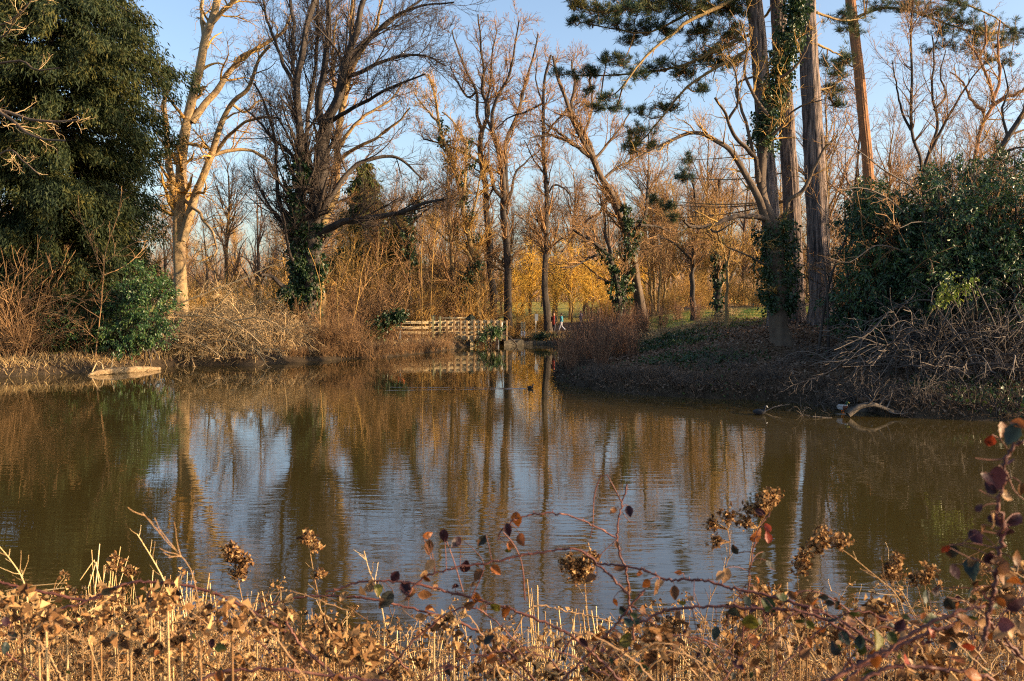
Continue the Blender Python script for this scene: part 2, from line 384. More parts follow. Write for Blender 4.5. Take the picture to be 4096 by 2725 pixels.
cam = bpy.data.cameras.new('Camera'); cam.sensor_width = 36; cam.lens = 36 * F / 1024; cam.clip_start = .05; cam.clip_end = 4000
cam.dof.use_dof = True; cam.dof.focus_distance = 45; cam.dof.aperture_fstop = 6.3
co = bpy.data.objects.new('Camera', cam); C.objects.link(co); co.location = (0, 0, H); co.rotation_euler = (PI / 2 - TILT, 0, 0)
scene.camera = co
scene.view_settings.view_transform = 'Standard'; scene.view_settings.look = 'None'; scene.view_settings.exposure = 1.42; scene.view_settings.gamma = 1
# ------------------------------------------------------------------ bare trees
def limbs(specs, Y, n=14, jit=.35):
    """specs: (points [(px,py),...], width px at start, width px at end, depth drift in m)"""
    A, R = [], []
    for pts, w0, w1, dd in specs:
        p = []
        for q, (x, y) in enumerate(pts):
            p.append(P(x, y, Y + dd * q / max(len(pts) - 1, 1)))
        c = crom(p, n)
        c[2:-1] += rng.normal(size=(n - 3, 3)) * (.0035 * Y * np.minimum(w1, 1.8) / 4) * jit
        A.append(c); R.append(np.linspace(w0, w1, n) / 2 * Y / F)
    return np.array(A), np.array(R)
def ivy_on(A, R, n, rad, size, zmax=None, t=(0, 1), clump=.7):
    """ivy in ragged clumps and trailing strands round the limbs"""
    m, k, _ = A.shape
    def at(idx, tv):
        x = np.clip(tv, 0, .999) * (k - 1); i = np.minimum(x.astype(int), k - 2); f = (x - i)[:, None]
        return A[idx, i] * (1 - f) + A[idx, i + 1] * f, R[idx, i], norm(A[idx, i + 1] - A[idx, i])
    seg = np.linalg.norm(np.diff(A, axis=1), axis=2).sum(1); pr = seg / seg.sum(); nc = max(6, n // 34)
    def ring(num, spread):
        idx = rng.choice(m, num, p=pr); c, r, T = at(idx, rng.uniform(t[0], t[1], num)); d = unit(num); d = norm(d - T * (d * T).sum(1, keepdims=True))
        return c + d * (r + rad * spread)[:, None], d
    cc, dc = ring(nc, rng.uniform(.0, 1.0, nc) ** 1.6)
    ng = int(n * .78); j = rng.integers(0, nc, ng); wgt = rng.uniform(.3, 1.0, nc)[j]
    c1 = cc[j] + rng.normal(size=(ng, 3)) * np.array([.17, .17, .24]) * (rad / .46) ** .5 * wgt[:, None]; d1 = dc[j]
    c2, d2 = ring(n - ng, rng.uniform(.02, .3, n - ng))
    c = np.concatenate([c1, c2]); d = np.concatenate([d1, d2])
    if zmax is not None: q = c[:, 2] < zmax; c, d = c[q], d[q]
    N = len(c); dd = norm(.5 * d + np.array([0, 0, -.7]) + .6 * unit(N)); ww = norm(np.cross(dd, unit(N)))
    return c, dd, ww, size * rng.uniform(.45, 1.45, N)
def add_ivy(parent, A, R, n, rad, size, base, **kw):
    c, d, w_, s = ivy_on(A, R, n, rad, size, **kw)
    g = Geo().rhombs(c, d, w_, s, s * .85, fold=.15)
    return obj('ivy', g.mesh('ivy', False, base), M['ivy'], parent)
def bare_tree(name, label, Y, specs, base_px, barkm, twigm, levels, group=None, ivy=None, cat='tree', k=12, flute=.06, kinkjit=.35, thin=None):
    A, R = limbs(specs, Y, jit=kinkjit)
    b = P(base_px[0], base_px[1], Y); b[2] = min(b[2], hz(b[0], b[1]))
    # let the stems that reach the ground go into it
    for q in range(len(A)):
        if specs[q][0][0] == base_px:
            A[q, 0, 2] = b[2] - .15; R[q, 0] *= 1.5; R[q, 1] *= 1.12
    t = thing(name, label, cat, b, 0, group)
    g = Geo(); big = R[:, 0] > .10
    if big.any():
        n2 = 40; A2 = np.array([crom(a, n2) for a in A[big]]); R2 = np.array([np.interp(np.linspace(0, 1, n2), np.linspace(0, 1, r.shape[0]), r) for r in R[big]])
        g.tube(A2, R2, k + 6, flute, ridge=.035)
    if (~big).any(): g.tube(A[~big], R[~big], 7, .03)
    obj('trunk', g.mesh('trunk', True, b), M[barkm], t)
    g = Geo(); Pp, Rp = A, R; rmin = .00017 * Y if thin is None else thin
    src = [(A, R)]
    for q, lv in enumerate(levels):
        last = q == len(levels) - 1
        Pp, Rp = grow(Pp, Rp, lv[0], lv[1], lv[2], lv[3], lv[4], lv[5], rfac=lv[6] if len(lv) > 6 else .5, n=8 if q == 0 else (6 if not last else 4), rmin=rmin * (2.2 if q == 0 else 1.3 if not last else .9))
        # nothing hangs below the ground
        if len(Pp): g.tube(Pp, Rp, 5 if q == 0 else 3)
        if q == 0 and len(Pp): Pp = np.concatenate([Pp]); src.append((Pp, Rp))
    obj('crown', g.mesh('crown', True, b), M[twigm], t)
    if ivy:
        sel = ivy['limbs']; add_ivy(t, A[sel], R[sel], ivy['n'], ivy['rad'], ivy['size'], b, zmax=ivy.get('zmax'), t=ivy.get('t', (0, 1)), clump=ivy.get('clump', .7))
    return t
# levels: density per m, t0, length, angle, kink, upward pull, radius factor
LV_BIG = [(1.0, .22, 4.2, .75, .13, .05, .42), (1.9, .12, 1.7, .75, .2, .05, .5), (3.6, .05, .75, .7, .22, .06, .6)]
LV_MID = [(1.7, .20, 3.4, .7, .14, .06, .45), (2.6, .08, 1.8, .7, .17, .06, .5), (3.4, .03, 1.05, .65, .19, .06, .6), (2.4, .03, .6, .6, .2, .05, .7)]

# the pale plane on the left bank
plane = [
 ([(181, 300), (178.5, 240), (180, 200), (182, 166), (184, 134), (190, 108), (196, 83), (204, 55), (208, 32), (215.5, 13), (219, -12), (222, -40)], 13, 6, 0),
 ([(205, 48), (202, 19), (203, -6), (206, -40)], 4.5, 2.5, 2),
 ([(209, 26), (223, 11), (238, -4), (255, -25)], 5, 3, -2),
 ([(192, 122), (207, 102), (222, 85), (232, 68), (247, 54), (273, 39.5), (284, 30), (292, 12)], 7.5, 2.2, 3),
 ([(182, 240), (191, 208), (196, 191), (207, 166), (214, 147), (221, 125), (230, 105), (242, 97), (252.5, 79), (258, 60), (270, 45)], 9.5, 2.2, -3),
 ([(213, 155), (230, 150.5), (249, 150), (263, 157), (274, 170), (281, 186)], 4, 1.6, 3),
 ([(216, 152), (230, 135), (246, 122), (265, 117), (280, 119)], 4, 1.5, -4),
 ([(179, 240), (173.5, 200), (172, 179), (167, 153), (166, 130), (164, 108), (166, 90)], 8, 4, 4),
 ([(170, 146), (189, 144), (209, 148)], 3.5, 3.2, 0),
 ([(184, 200), (196, 210), (205, 222), (215, 240), (214, 262)], 3.6, 1.6, -3),
 ([(232, 104), (245, 112), (262, 100), (276, 108)], 3, 1.2, 2)]
bare_tree('plane_tree', 'tall pale golden-barked tree with several bare stems beside the big dark conifer', 72, plane, (181, 300), 'bark_plane', 'twig_gold',
          [(1.0, .20, 3.8, .8, .22, .03, .45), (2.3, .10, 2.1, .8, .26, .0, .5), (3.0, .04, 1.1, .75, .26, -.03, .6), (2.2, .04, .6, .7, .26, -.05, .7)], k=12)
# the great dark many-stemmed tree
great = [
 ([(306, 326), (308, 300), (311, 264), (312.5, 213), (319, 191), (321, 153), (325, 128), (326.5, 118)], 17, 13, 0),
 ([(303, 326), (297.5, 276), (297, 238), (298.5, 200), (301, 166), (300, 128), (296.5, 89), (301, 64), (306, 32), (312.5, 6), (317, -30)], 11, 4.5, -2),
 ([(298, 100), (294, 71), (293, 25), (289.5, -5), (288, -40)], 4.5, 2.5, 1),
 ([(325, 128), (319, 112), (321, 89), (325, 64), (328, 25), (329, -8), (331, -40)], 8, 3.5, 3),
 ([(326, 122), (338, 99), (342, 76), (347, 57), (356, 32), (362, 6), (368, -28)], 10, 4, -2),
 ([(347, 77), (365, 70), (384, 61), (409, 55), (430, 58), (446, 66)], 4.2, 1.4, -3),
 ([(343, 73), (365, 45), (390, 19), (422, 6), (454, 2)], 4.6, 1.3, -2),
 ([(355, 51), (377.5, 31), (403, 13), (430, -6)], 4.2, 1.6, 2),
 ([(318, 236), (337, 224), (365, 219), (390, 214), (403, 211.5), (422, 204), (444, 199)], 8, 2, -4),
 ([(326, 206), (332, 194), (346, 176), (361, 163), (377.5, 157.5), (397, 158), (409, 166), (424, 180)], 6, 1.6, 2),
 ([(330, 122), (345, 112), (365, 102), (390, 88), (425, 74)], 4.6, 1.4, -5),
 ([(296, 90), (285, 68), (275.5, 42), (267, 17), (262, -5)], 4.2, 1.8, -2),
 ([(297, 250), (279, 219), (269, 206), (262, 190)], 5, 1.8, 2),
 ([(302, 306), (292, 294), (279, 283), (269, 275), (261, 275)], 7, 2, -3),
 ([(300, 262), (288, 231), (282, 213), (277, 185), (274.5, 134), (266, 108), (254, 83)], 5, 1.8, 0),
 ([(299, 168), (288, 150), (272, 138), (258, 120), (244, 108)], 4, 1.4, 2),
 ([(312, 190), (306, 150), (309, 110), (315, 70), (318, 30), (318, -10)], 5, 2.4, 4)]
bare_tree('bare_tree', 'huge dark bare tree with many upswept stems and an ivy-covered foot', 66, great, (306, 326), 'bark_dark', 'twig_dark',
          [(1.2, .16, 5.0, .60, .09, .06, .42), (2.3, .06, 2.5, .7, .14, .07, .5), (2.9, .03, 1.4, .65, .17, .06, .6), (2.4, .03, .75, .6, .2, .05, .7)], k=16, flute=.07,
          ivy=dict(limbs=[0, 1, 13], n=9000, rad=.55, size=.22, t=(0, .5)))
behind = [
 ([(322, 322), (320, 280), (319, 245), (327, 213), (334, 199), (338, 140), (342, 108), (347, 82), (350, 50), (352, 20), (356, -20)], 10, 4, 0),
 ([(338, 150), (352, 128), (371, 112), (390, 100), (402, 84)], 4, 1.4, 2), ([(336, 165), (352, 150), (376, 138), (398, 122), (410, 108)], 4, 1.4, -2),
 ([(342, 110), (334, 84), (333, 50), (337, 15)], 4, 2, 2), ([(348, 80), (362, 50), (376, 26), (384, -5)], 4, 2, -2)]
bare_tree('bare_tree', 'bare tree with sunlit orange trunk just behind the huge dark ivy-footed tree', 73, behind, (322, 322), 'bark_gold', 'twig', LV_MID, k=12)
# two straight stems behind the bridge
bare_tree('bare_tree', 'left one of two tall straight grey trunks rising behind the footbridge', 93, [
 ([(494, 312), (489.5, 250), (485.5, 202.5), (483, 171), (480, 147), (482, 131)], 7, 5, 0),
 ([(482, 131), (477.5, 115), (476, 91), (466, 70), (458, 50), (452, 30)], 3.6, 1.2, 1),
 ([(482, 131), (489, 110), (482, 92), (484, 72), (480, 40), (478, 14)], 4, 1.2, -1),
 ([(476, 92), (468, 97), (458, 83), (450, 66)], 2.4, 1, 2), ([(486, 205), (493, 187), (487, 187), (478, 195), (466, 205)], 2.5, 1, -3)],
 (494, 312), 'bark_dark', 'twig', LV_MID, k=10)
bare_tree('bare_tree', 'right one of two tall straight grey trunks rising behind the footbridge', 91, [
 ([(508, 316), (506.5, 250), (504, 210.5), (503, 171), (498, 150), (492, 131)], 8.5, 5, 0),
 ([(492, 131), (493.5, 107), (501.5, 89), (509.5, 75), (515, 45), (519, 20)], 4, 1.2, -1),
 ([(505, 206), (507, 190), (505, 158), (508, 135.6), (516, 118), (522, 99), (525, 83), (534, 55), (538, 34)], 5.5, 1.4, 2),
 ([(504, 200), (493.5, 187), (490, 171), (477.5, 161), (458, 150), (442, 143.6), (423, 139)], 4, 1.2, -2),
 ([(507, 205), (512, 188), (516, 172), (528, 160), (540, 150)], 3.5, 1, 3), ([(492, 131), (486, 112), (490, 85), (492, 55), (497, 30)], 3, 1, 1)],
 (508, 316), 'bark_dark', 'twig', LV_MID, k=10)
# ivy tree left of them
bare_tree('ivy_tree', 'bare tree with hanging ivy patches left of the two straight grey trunks', 88, [
 ([(478, 312), (474, 266), (465, 218.5), (455, 170.7), (446, 147), (439, 123), (436, 99), (428, 74)], 6.5, 2, 0),
 ([(468, 235), (477.5, 193), (481, 170)], 3, 1.5, 1), ([(463, 210), (466, 160), (466, 143), (452, 120), (442, 112)], 3.4, 1.3, 2),
 ([(474, 266), (465, 250), (448, 240), (430, 225)], 3, 1.2, -2), ([(440, 125), (425, 108), (415, 95)], 2.4, 1, 1)],
 (478, 312), 'bark_gold', 'twig_gold', LV_MID, ivy=dict(limbs=[0, 2], n=1500, rad=.8, size=.24, t=(.1, .8)))
bare_tree('ivy_tree', 'thin tree with a dark hanging ivy top in the thicket, left of the ivy-patched tree', 80, [
 ([(411, 338), (410, 300), (408, 265), (409, 235), (412, 212), (418, 190)], 5, 2, 0), ([(409, 240), (398, 225), (390, 205)], 2.4, 1, 1), ([(410, 225), (424, 212), (436, 204)], 2.4, 1, -1)],
 (411, 338), 'bark_dark', 'twig', LV_MID, ivy=dict(limbs=[0], n=1700, rad=.75, size=.2, t=(.45, .98)))
bare_tree('ivy_tree', 'leaning dark ivy-grown trunk low in the thicket behind the bridge', 86, [
 ([(452, 330), (458, 300), (462, 285), (470, 270), (482, 262)], 5, 2, 0), ([(458, 300), (446, 286), (436, 276)], 3, 1, 1)], (452, 330), 'bark_dark', 'twig', LV_MID, ivy=dict(limbs=[0], n=1500, rad=.8, size=.2, t=(.3, 1)))
# the lone straight tree by the walkers
bare_tree('bare_tree', 'single slim straight tree on the bank beside the walkers', 83.5, [
 ([(549, 331), (546, 300), (545, 266), (546, 202.5), (545, 171), (543.7, 139), (543, 102), (545, 80), (551, 55)], 7, 2, 0),
 ([(547, 195), (552, 187), (558, 185), (568, 192), (572, 206)], 2.2, .9, 0), ([(543.5, 103), (525, 112), (508, 118), (495, 130)], 2.4, .9, 2),
 ([(545, 136), (557, 120), (573, 107), (585, 100)], 2.4, .9, -2), ([(543, 104), (536, 80), (538, 58)], 2, .9, 1), ([(545, 175), (534, 160), (524, 140)], 1.8, .8, -1)],
 (549, 331), 'bark_dark', 'twig', LV_MID, k=10)
# leaning tree and its ivy neighbours
bare_tree('leaning_tree', 'big bare tree leaning left over the channel, orange light on its trunk', 79, [
 ([(643, 318), (638.6, 295), (634, 268), (626, 235), (618, 212), (611, 194), (602, 178.5), (594, 162), (581.6, 138), (571, 117), (566, 99.5), (558, 80), (553, 56)], 10, 2.4, -3),
 ([(594, 160), (589, 144), (579, 127.5), (571, 108), (575, 84), (572, 60)], 5, 1.6, 2), ([(590, 157), (571, 141.6), (553.6, 129), (540, 120)], 4, 1.2, -2),
 ([(586, 152), (565, 140), (548, 135), (530, 138)], 4, 1.2, -4), ([(594, 160), (606, 146), (620, 128), (630, 112)], 3, 1.2, 2),
 ([(611, 194), (600, 212), (588, 220), (574, 236), (562, 252)], 3, 1.2, -3), ([(603, 180), (616, 168), (632, 160), (645, 145)], 3, 1.2, 3),
 ([(582, 139), (590, 118), (592, 95), (588, 70)], 3, 1.2, 0)], (643, 318), 'bark_mid', 'twig', LV_MID, k=12)
bare_tree('ivy_tree', 'twin-stemmed tree with dark ivy trunks in front of the sunlit meadow', 77, [
 ([(619, 318), (619.6, 300), (616, 278), (612, 264), (603, 250), (586, 238), (572, 229)], 8, 2, -2),
 ([(621, 318), (624, 289.5), (627.5, 261.6), (629.7, 245), (637.5, 228), (644, 219), (647, 195), (648, 170)], 7, 2, 2),
 ([(629, 250), (628.6, 222.5), (622, 205), (614, 190)], 4, 1.4, 0), ([(613, 266), (606, 235), (604, 215), (600, 195)], 4, 1.4, 1),
 ([(605, 252), (590, 258), (575, 266), (560, 268)], 3, 1.1, -3), ([(640, 225), (655, 226), (672, 232)], 3, 1.1, 2)],
 (619, 318), 'bark_dark', 'twig', LV_MID, ivy=dict(limbs=[0, 1, 2], n=3200, rad=.55, size=.22, t=(0, .7)))
for q, (xx, Yt, pts) in enumerate([(653, 86, [(653, 314), (650, 285), (648.5, 262), (645, 225)]), (655, 87, [(655, 314), (654, 280), (653.5, 255), (656, 215)]),
        (658, 85, [(658, 314), (660, 285), (661, 262), (662, 225)]), (663, 86, [(663, 314), (665, 280), (667, 250), (671, 215)])]):
    lab = ['leftmost slim trunk of the clump of four before the meadow', 'second slim trunk from the left in the clump of four before the meadow',
           'third slim trunk from the left in the clump of four before the meadow', 'rightmost slim trunk of the clump of four before the meadow'][q]
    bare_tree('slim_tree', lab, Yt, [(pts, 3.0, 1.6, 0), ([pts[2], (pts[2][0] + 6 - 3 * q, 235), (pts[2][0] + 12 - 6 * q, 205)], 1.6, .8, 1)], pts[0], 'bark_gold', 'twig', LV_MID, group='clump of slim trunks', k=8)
bare_tree('bare_tree', 'dark crooked trunk midway between the slim clump and the square ivy post trunk', 70, [
 ([(694, 318), (693, 292), (692, 272), (694, 256), (693, 234), (696, 205), (692, 180)], 5.5, 2, 0), ([(693, 270), (704, 255), (715, 240)], 2.4, 1, 1),
 ([(693, 262), (680, 248), (668, 240), (655, 236)], 2.6, 1, -1), ([(694, 240), (702, 220), (704, 195)], 2.4, 1, 1)], (694, 318), 'bark_dark', 'twig', LV_MID)
bare_tree('ivy_tree', 'upright ivy-wrapped trunk left of the pale forked sapling on the lawn edge', 64, [
 ([(719, 320), (718, 292), (718, 267), (717, 240), (716, 205), (720, 180)], 7.5, 3, 0), ([(717, 245), (706, 228), (700, 205)], 3, 1, 1), ([(717, 235), (729, 215), (734, 190)], 3, 1, 1)],
 (719, 320), 'bark_dark', 'twig', LV_MID, ivy=dict(limbs=[0], n=1300, rad=.22, size=.18, t=(0, .6)))
bare_tree('forked_sapling', 'pale forked young tree beside the ivy-wrapped trunk on the lawn edge', 58, [
 ([(727, 323), (727, 289.5), (728, 276), (725, 256), (718, 235), (715, 215)], 4, 1.2, 0), ([(728, 284), (733, 273), (741, 258), (746, 240)], 2.6, 1, 1),
 ([(727, 268), (731, 245), (732, 222)], 2.2, .9, -1), ([(722, 248), (712, 240), (703, 238)], 1.8, .8, 1)], (727, 323), 'bark_gold', 'twig_gold', LV_MID, k=8)
# the ivy tree on the peninsula
bare_tree('ivy_tree', 'large ivy-clad tree with spreading crooked limbs on the peninsula bank', 44, [
 ([(783, 345), (779, 322), (779, 289.5), (776, 250), (775, 222)], 19, 15, 0),
 ([(772, 222), (760, 217), (742, 216), (726, 219), (709, 226), (693, 227), (684, 221)], 6, 2.8, -2),
 ([(770, 228), (764, 214), (758, 197), (749, 180), (740, 164.5), (729.6, 149), (710.5, 138), (691, 132.7), (675, 139), (653, 149), (636, 160)], 8, 1.6, -1.5),
 ([(774, 224), (763, 200), (761, 183), (763.6, 150), (765, 140), (768, 115), (772, 100), (779, 76.5), (787, 51), (793, 25.5), (797, -4), (800, -30)], 10, 4, 1),
 ([(780, 224), (786, 212), (790, 200), (804, 189), (814, 167), (824, 150), (838, 136)], 5, 1.8, -1),
 ([(758, 182), (754, 157), (736, 138), (728, 119), (722, 108), (715, 98)], 5, 2, -2), ([(770, 270), (763.6, 264), (747, 255), (731, 249), (723, 243)], 2.4, .9, -2),
 ([(760, 178), (745, 120), (738.5, 102), (735, 89), (742, 80), (754, 76.5)], 4, 2, 1), ([(768, 116), (752, 92), (744, 70), (747, 45), (740, 20)], 4, 1.5, 0),
 ([(779, 78), (792, 70), (805, 52), (812, 35)], 3.4, 1.2, -1), ([(764, 140), (780, 128), (792, 112), (806, 104), (822, 100)], 3.4, 1.2, -2),
 ([(709, 226), (716, 232), (735, 222)], 2.4, 1.2, 0), ([(728, 120), (738, 100), (735, 70), (722, 55)], 3, 1.2, -1)],
 (783, 345), 'bark_mid', 'twig_gold', [(1.5, .2, 2.4, .8, .22, .02, .4), (2.6, .1, 1.1, .8, .26, .02, .5), (5.5, .05, .55, .75, .28, .02, .6)], k=14,
 ivy=dict(limbs=[0, 0, 3, 3], n=15000, rad=.62, size=.135, t=(.30, .99)))
# bare trees at the right end
bare_tree('bare_tree', 'dark forked bare tree rising above the evergreen thicket on the right bank', 56, [
 ([(924, 260), (923, 172), (918, 150), (911, 130), (912, 95), (912, 60), (911, 30), (914, -5)], 4.6, 1.6, 0),
 ([(923, 172), (930, 150), (938, 122), (932, 95), (934, 60), (932, 35)], 3.6, 1.2, 1), ([(930, 152), (944, 125), (958, 100), (974, 75), (988, 60)], 3.4, 1, -1),
 ([(911, 130), (902, 112), (897, 88), (892, 60)], 2.8, 1, 1), ([(934, 110), (946, 95), (940, 75), (946, 50)], 2.6, 1, 1)],
 (924, 260), 'bark_dark', 'twig', LV_MID, k=8)
bare_tree('twisted_tree', 'twisted orange-lit bare tree with a knot of twigs, farthest right above the thicket', 62, [
 ([(965, 260), (972, 180), (978, 140), (985, 115), (992, 102), (986, 76), (977, 55), (964, 40)], 6.5, 2, 0),
 ([(990, 108), (1003, 98), (1016, 94), (1032, 84)], 4.5, 2, -1), ([(992, 102), (1000, 80), (998, 50), (1000, 20)], 3.5, 1.4, 1),
 ([(985, 112), (972, 100), (962, 82), (950, 72)], 3.5, 1.2, 1), ([(978, 60), (986, 40), (984, 15)], 2.6, 1.2, -1)],
 (965, 260), 'bark_orange', 'twig_gold', [(1.8, .2, 2.6, .8, .2, .03, .45), (2.6, .1, 1.2, .75, .22, .04, .5), (3.6, .05, .55, .7, .24, .04, .6)], k=9)
bare_tree('bare_tree', 'thick dark limb slanting up to the right out of the evergreen thicket', 47, [
 ([(960, 300), (985, 190), (996, 160), (1008, 138), (1024, 115), (1045, 85), (1060, 50)], 8, 4, 0), ([(1008, 138), (1002, 110), (1008, 90), (1002, 60)], 3, 1, 1), ([(996, 160), (1010, 150), (1030, 146)], 3, 1.2, -1)],
 (960, 300), 'bark_dark', 'twig', LV_MID, k=10)
# grey boughs reaching in from the left
bare_tree('bare_tree', 'grey bare boughs reaching across the dark conifer from the left edge', 50, [
 ([(-60, 372), (-52, 250), (-40, 150), (-46, 60), (-50, -20)], 12, 5, 0), ([(-42, 160), (-15, 106), (0, 110), (20, 116), (37, 120), (60, 121), (78, 120)], 5, 1.8, -2),
 ([(-42, 150), (-10, 106), (0, 112), (14, 122), (31, 135), (48, 140), (66, 141)], 4.5, 1.6, -3), ([(-44, 90), (-20, 65), (0, 63), (23, 61), (36, 70), (60, 68)], 3.4, 1.2, -2),
 ([(-46, 60), (-15, 30), (8, 22), (24, 10), (34, -4)], 3, 1.2, -1), ([(-42, 180), (-10, 160), (10, 150), (22, 160), (40, 175)], 3, 1, -2), ([(-40, 60), (-10, 40), (5, 35), (15, 18)], 3, 1, -3)],
 (-60, 372), 'bark_mid', 'twig_pale', [(1.6, .3, 1.7, .85, .24, .06, .4), (2.4, .15, .8, .8, .26, .08, .5), (2.6, .1, .4, .75, .26, .08, .6)], k=10)
# thin pale saplings in the thicket
for q, (pts, Yq, lab) in enumerate([
    ([(319, 350), (320, 318), (321, 292), (316, 268), (308, 248)], 62, 'thin pale sapling with a crooked top just right of the huge dark tree'),
    ([(337, 352), (338, 320), (337, 290), (343, 262), (346, 236)], 63, 'thin upright sapling in the thicket right of the huge dark tree'),
    ([(422, 345), (422, 300), (421, 260), (423, 225), (419, 190)], 74, 'thin straight pale birch stem behind the buoy post'),
    ([(429, 345), (431, 300), (433, 258), (436, 228), (442, 196)], 75, 'thin slanting pale birch stem left of the footbridge'),
    ([(346, 352), (352, 325), (358, 300), (362, 270), (371, 245)], 64, 'slanting thin pale sapling left of the green leaning bough')]):
    bare_tree('sapling', lab, Yq, [(pts, 1.15, .5, 0), ([pts[2], (pts[2][0] + 7, pts[2][1] - 16), (pts[2][0] + 12, pts[2][1] - 40)], .7, .4, 1)], pts[0], 'twig_gold', 'twig', [(1.3, .2, 1.8, .5, .1, .1, .5), (2, .1, .8, .6, .15, .1, .6)], k=6, group='saplings in the left thicket')

# ------------------------------------------------------------------ kinds that repeat: trees of the wood behind
def wood_tree(name, seed_h, nl, twigm, barkm, up=.05, weep=False, spread=.6):
    t = thing(name, 'x', 'tree')
    n = 12; z = np.linspace(0, seed_h, n); tr = np.stack([np.cumsum(rng.normal(0, .10, n)), np.cumsum(rng.normal(0, .10, n)), z], -1); tr -= tr[0]
    tr[0, 2] = -.3
    A = tr[None]; R = np.linspace(.026, .004, n)[None] * seed_h * .62
    g = Geo().tube(A, R, 9, .05); obj('trunk', g.mesh('trunk'), M[barkm], t)
    g = Geo()
    Pp, Rp = grow(A, R, nl / seed_h, .18, seed_h * .42, spread, .12, up, .62, n=9, rmin=.03)
    g.tube(Pp, Rp, 5)
    P2, R2 = grow(Pp, Rp, 2.1, .08, 2.9, .68, .15, -.16 if weep else .06, .5, n=7, rmin=.020); g.tube(P2, R2, 3)
    P3, R3 = grow(P2, R2, 3.0, .05, 1.8 if weep else 1.4, .6, .15, -.3 if weep else .06, .6, n=5, rmin=.013); g.tube(P3, R3, 3)
    obj('crown', g.mesh('crown'), M[twigm], t)
    return t
WT = [wood_tree('wood_tree', 16, 34, 'twig_far', 'bark_mid'), wood_tree('wood_tree', 18, 36, 'twig', 'bark_gold'), wood_tree('wood_tree', 14, 36, 'twig_gold', 'bark_gold', spread=.75),
      wood_tree('wood_tree', 19, 34, 'twig_far', 'bark_dark', spread=.5)]
WIL = wood_tree('willow', 9, 30, 'willow', 'bark_gold', up=.03, weep=True, spread=.85)
first = [True] * 5
def put(q, px, Yq, sc, label, group, sink=0.0, proto=None):
    o = proto or WT[q]; g = G(px, Yq); g[2] -= sink; rz = rng.uniform(0, 6.28)
    if first[q]:
        first[q] = False; o.location = g; o.rotation_euler = (0, 0, rz); o.scale = (sc,) * 3; o['label'] = label; o['group'] = group; return o
    return copy_thing(o, g, rz, sc, label, group)
far_px = np.linspace(-30, 1060, 46)
for q, x in enumerate(far_px):
    put(q % 2 * 3, x + rng.uniform(-12, 12), rng.uniform(170, 235), rng.uniform(.85, 1.15), 'bare brown tree in the far hazy wood beyond the meadow', 'trees of the far wood')
for q, x in enumerate(list(np.linspace(-20, 300, 22)) + list(np.linspace(325, 485, 28))):
    put([0, 1, 2][q % 3], x + rng.uniform(-5, 5), rng.uniform(86, 135), rng.uniform(.62, 1.0), 'bare golden-brown tree in the dense wood on the left bank', 'trees of the left bank wood')
for q, x in enumerate(np.linspace(830, 1030, 12)): put([1, 0, 2][q % 3], x + rng.uniform(-6, 6), rng.uniform(78, 92), rng.uniform(.8, 1.1), 'bare brown tree close behind the evergreen thicket on the right', 'trees behind the right thicket')
for q, x in enumerate(np.linspace(648, 745, 6)): put([1, 2, 0][q % 3], x + rng.uniform(-6, 6), rng.uniform(114, 128), rng.uniform(1.0, 1.3), 'tall bare golden tree between the leaning tree and the ivy-clad tree', 'tall trees right of the leaning tree')
for q, x in enumerate(list(np.linspace(500, 640, 18)) + list(np.linspace(640, 760, 12)) + list(np.linspace(760, 1045, 34))):
    put([2, 1, 0, 2][q % 4], x + rng.uniform(-6, 6), (rng.uniform(112, 165) if q > 17 else rng.uniform(112, 145)), rng.uniform(.75, 1.05) if x < 760 else rng.uniform(.85, 1.2), 'bare golden-brown tree in the open wood behind the peninsula', 'trees of the right bank wood')
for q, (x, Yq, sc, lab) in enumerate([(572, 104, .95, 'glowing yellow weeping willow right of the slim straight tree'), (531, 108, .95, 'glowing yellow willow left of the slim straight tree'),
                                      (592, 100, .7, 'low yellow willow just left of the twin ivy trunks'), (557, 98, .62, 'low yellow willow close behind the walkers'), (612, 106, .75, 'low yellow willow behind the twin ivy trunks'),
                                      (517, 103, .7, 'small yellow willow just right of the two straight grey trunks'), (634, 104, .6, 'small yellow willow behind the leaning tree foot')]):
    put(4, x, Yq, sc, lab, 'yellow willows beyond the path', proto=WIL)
# distant woodland, one mass
n = 7000
fx = rng.uniform(-330, 330, n); fy = rng.uniform(265, 330, n); hh = rng.uniform(8, 19, n)
pts = np.zeros((n, 5, 3)); base = np.stack([fx, fy, np.full(n, 1.0)], -1); d = norm(np.stack([rng.normal(0, .22, n), rng.normal(0, .22, n), np.ones(n)], -1)); pts[:, 0] = base
for q in range(1, 5): d = norm(d + rng.normal(0, .12, (n, 3))); pts[:, q] = pts[:, q - 1] + d * (hh / 4)[:, None]
g = Geo().tube(pts, np.full((n, 5), .09) * np.linspace(1.6, .4, 5), 3)
a, b_ = grow(pts, np.full((n, 5), .08), .42, .25, 4.0, .6, .15, .05, .7, n=4, rmin=.05); g.tube(a, b_, 3)
tag(obj('distant_woodland', g.mesh('distant_woodland'), M['twig_far']), 'distant brown bare woodland along the skyline', None, None, 'stuff')
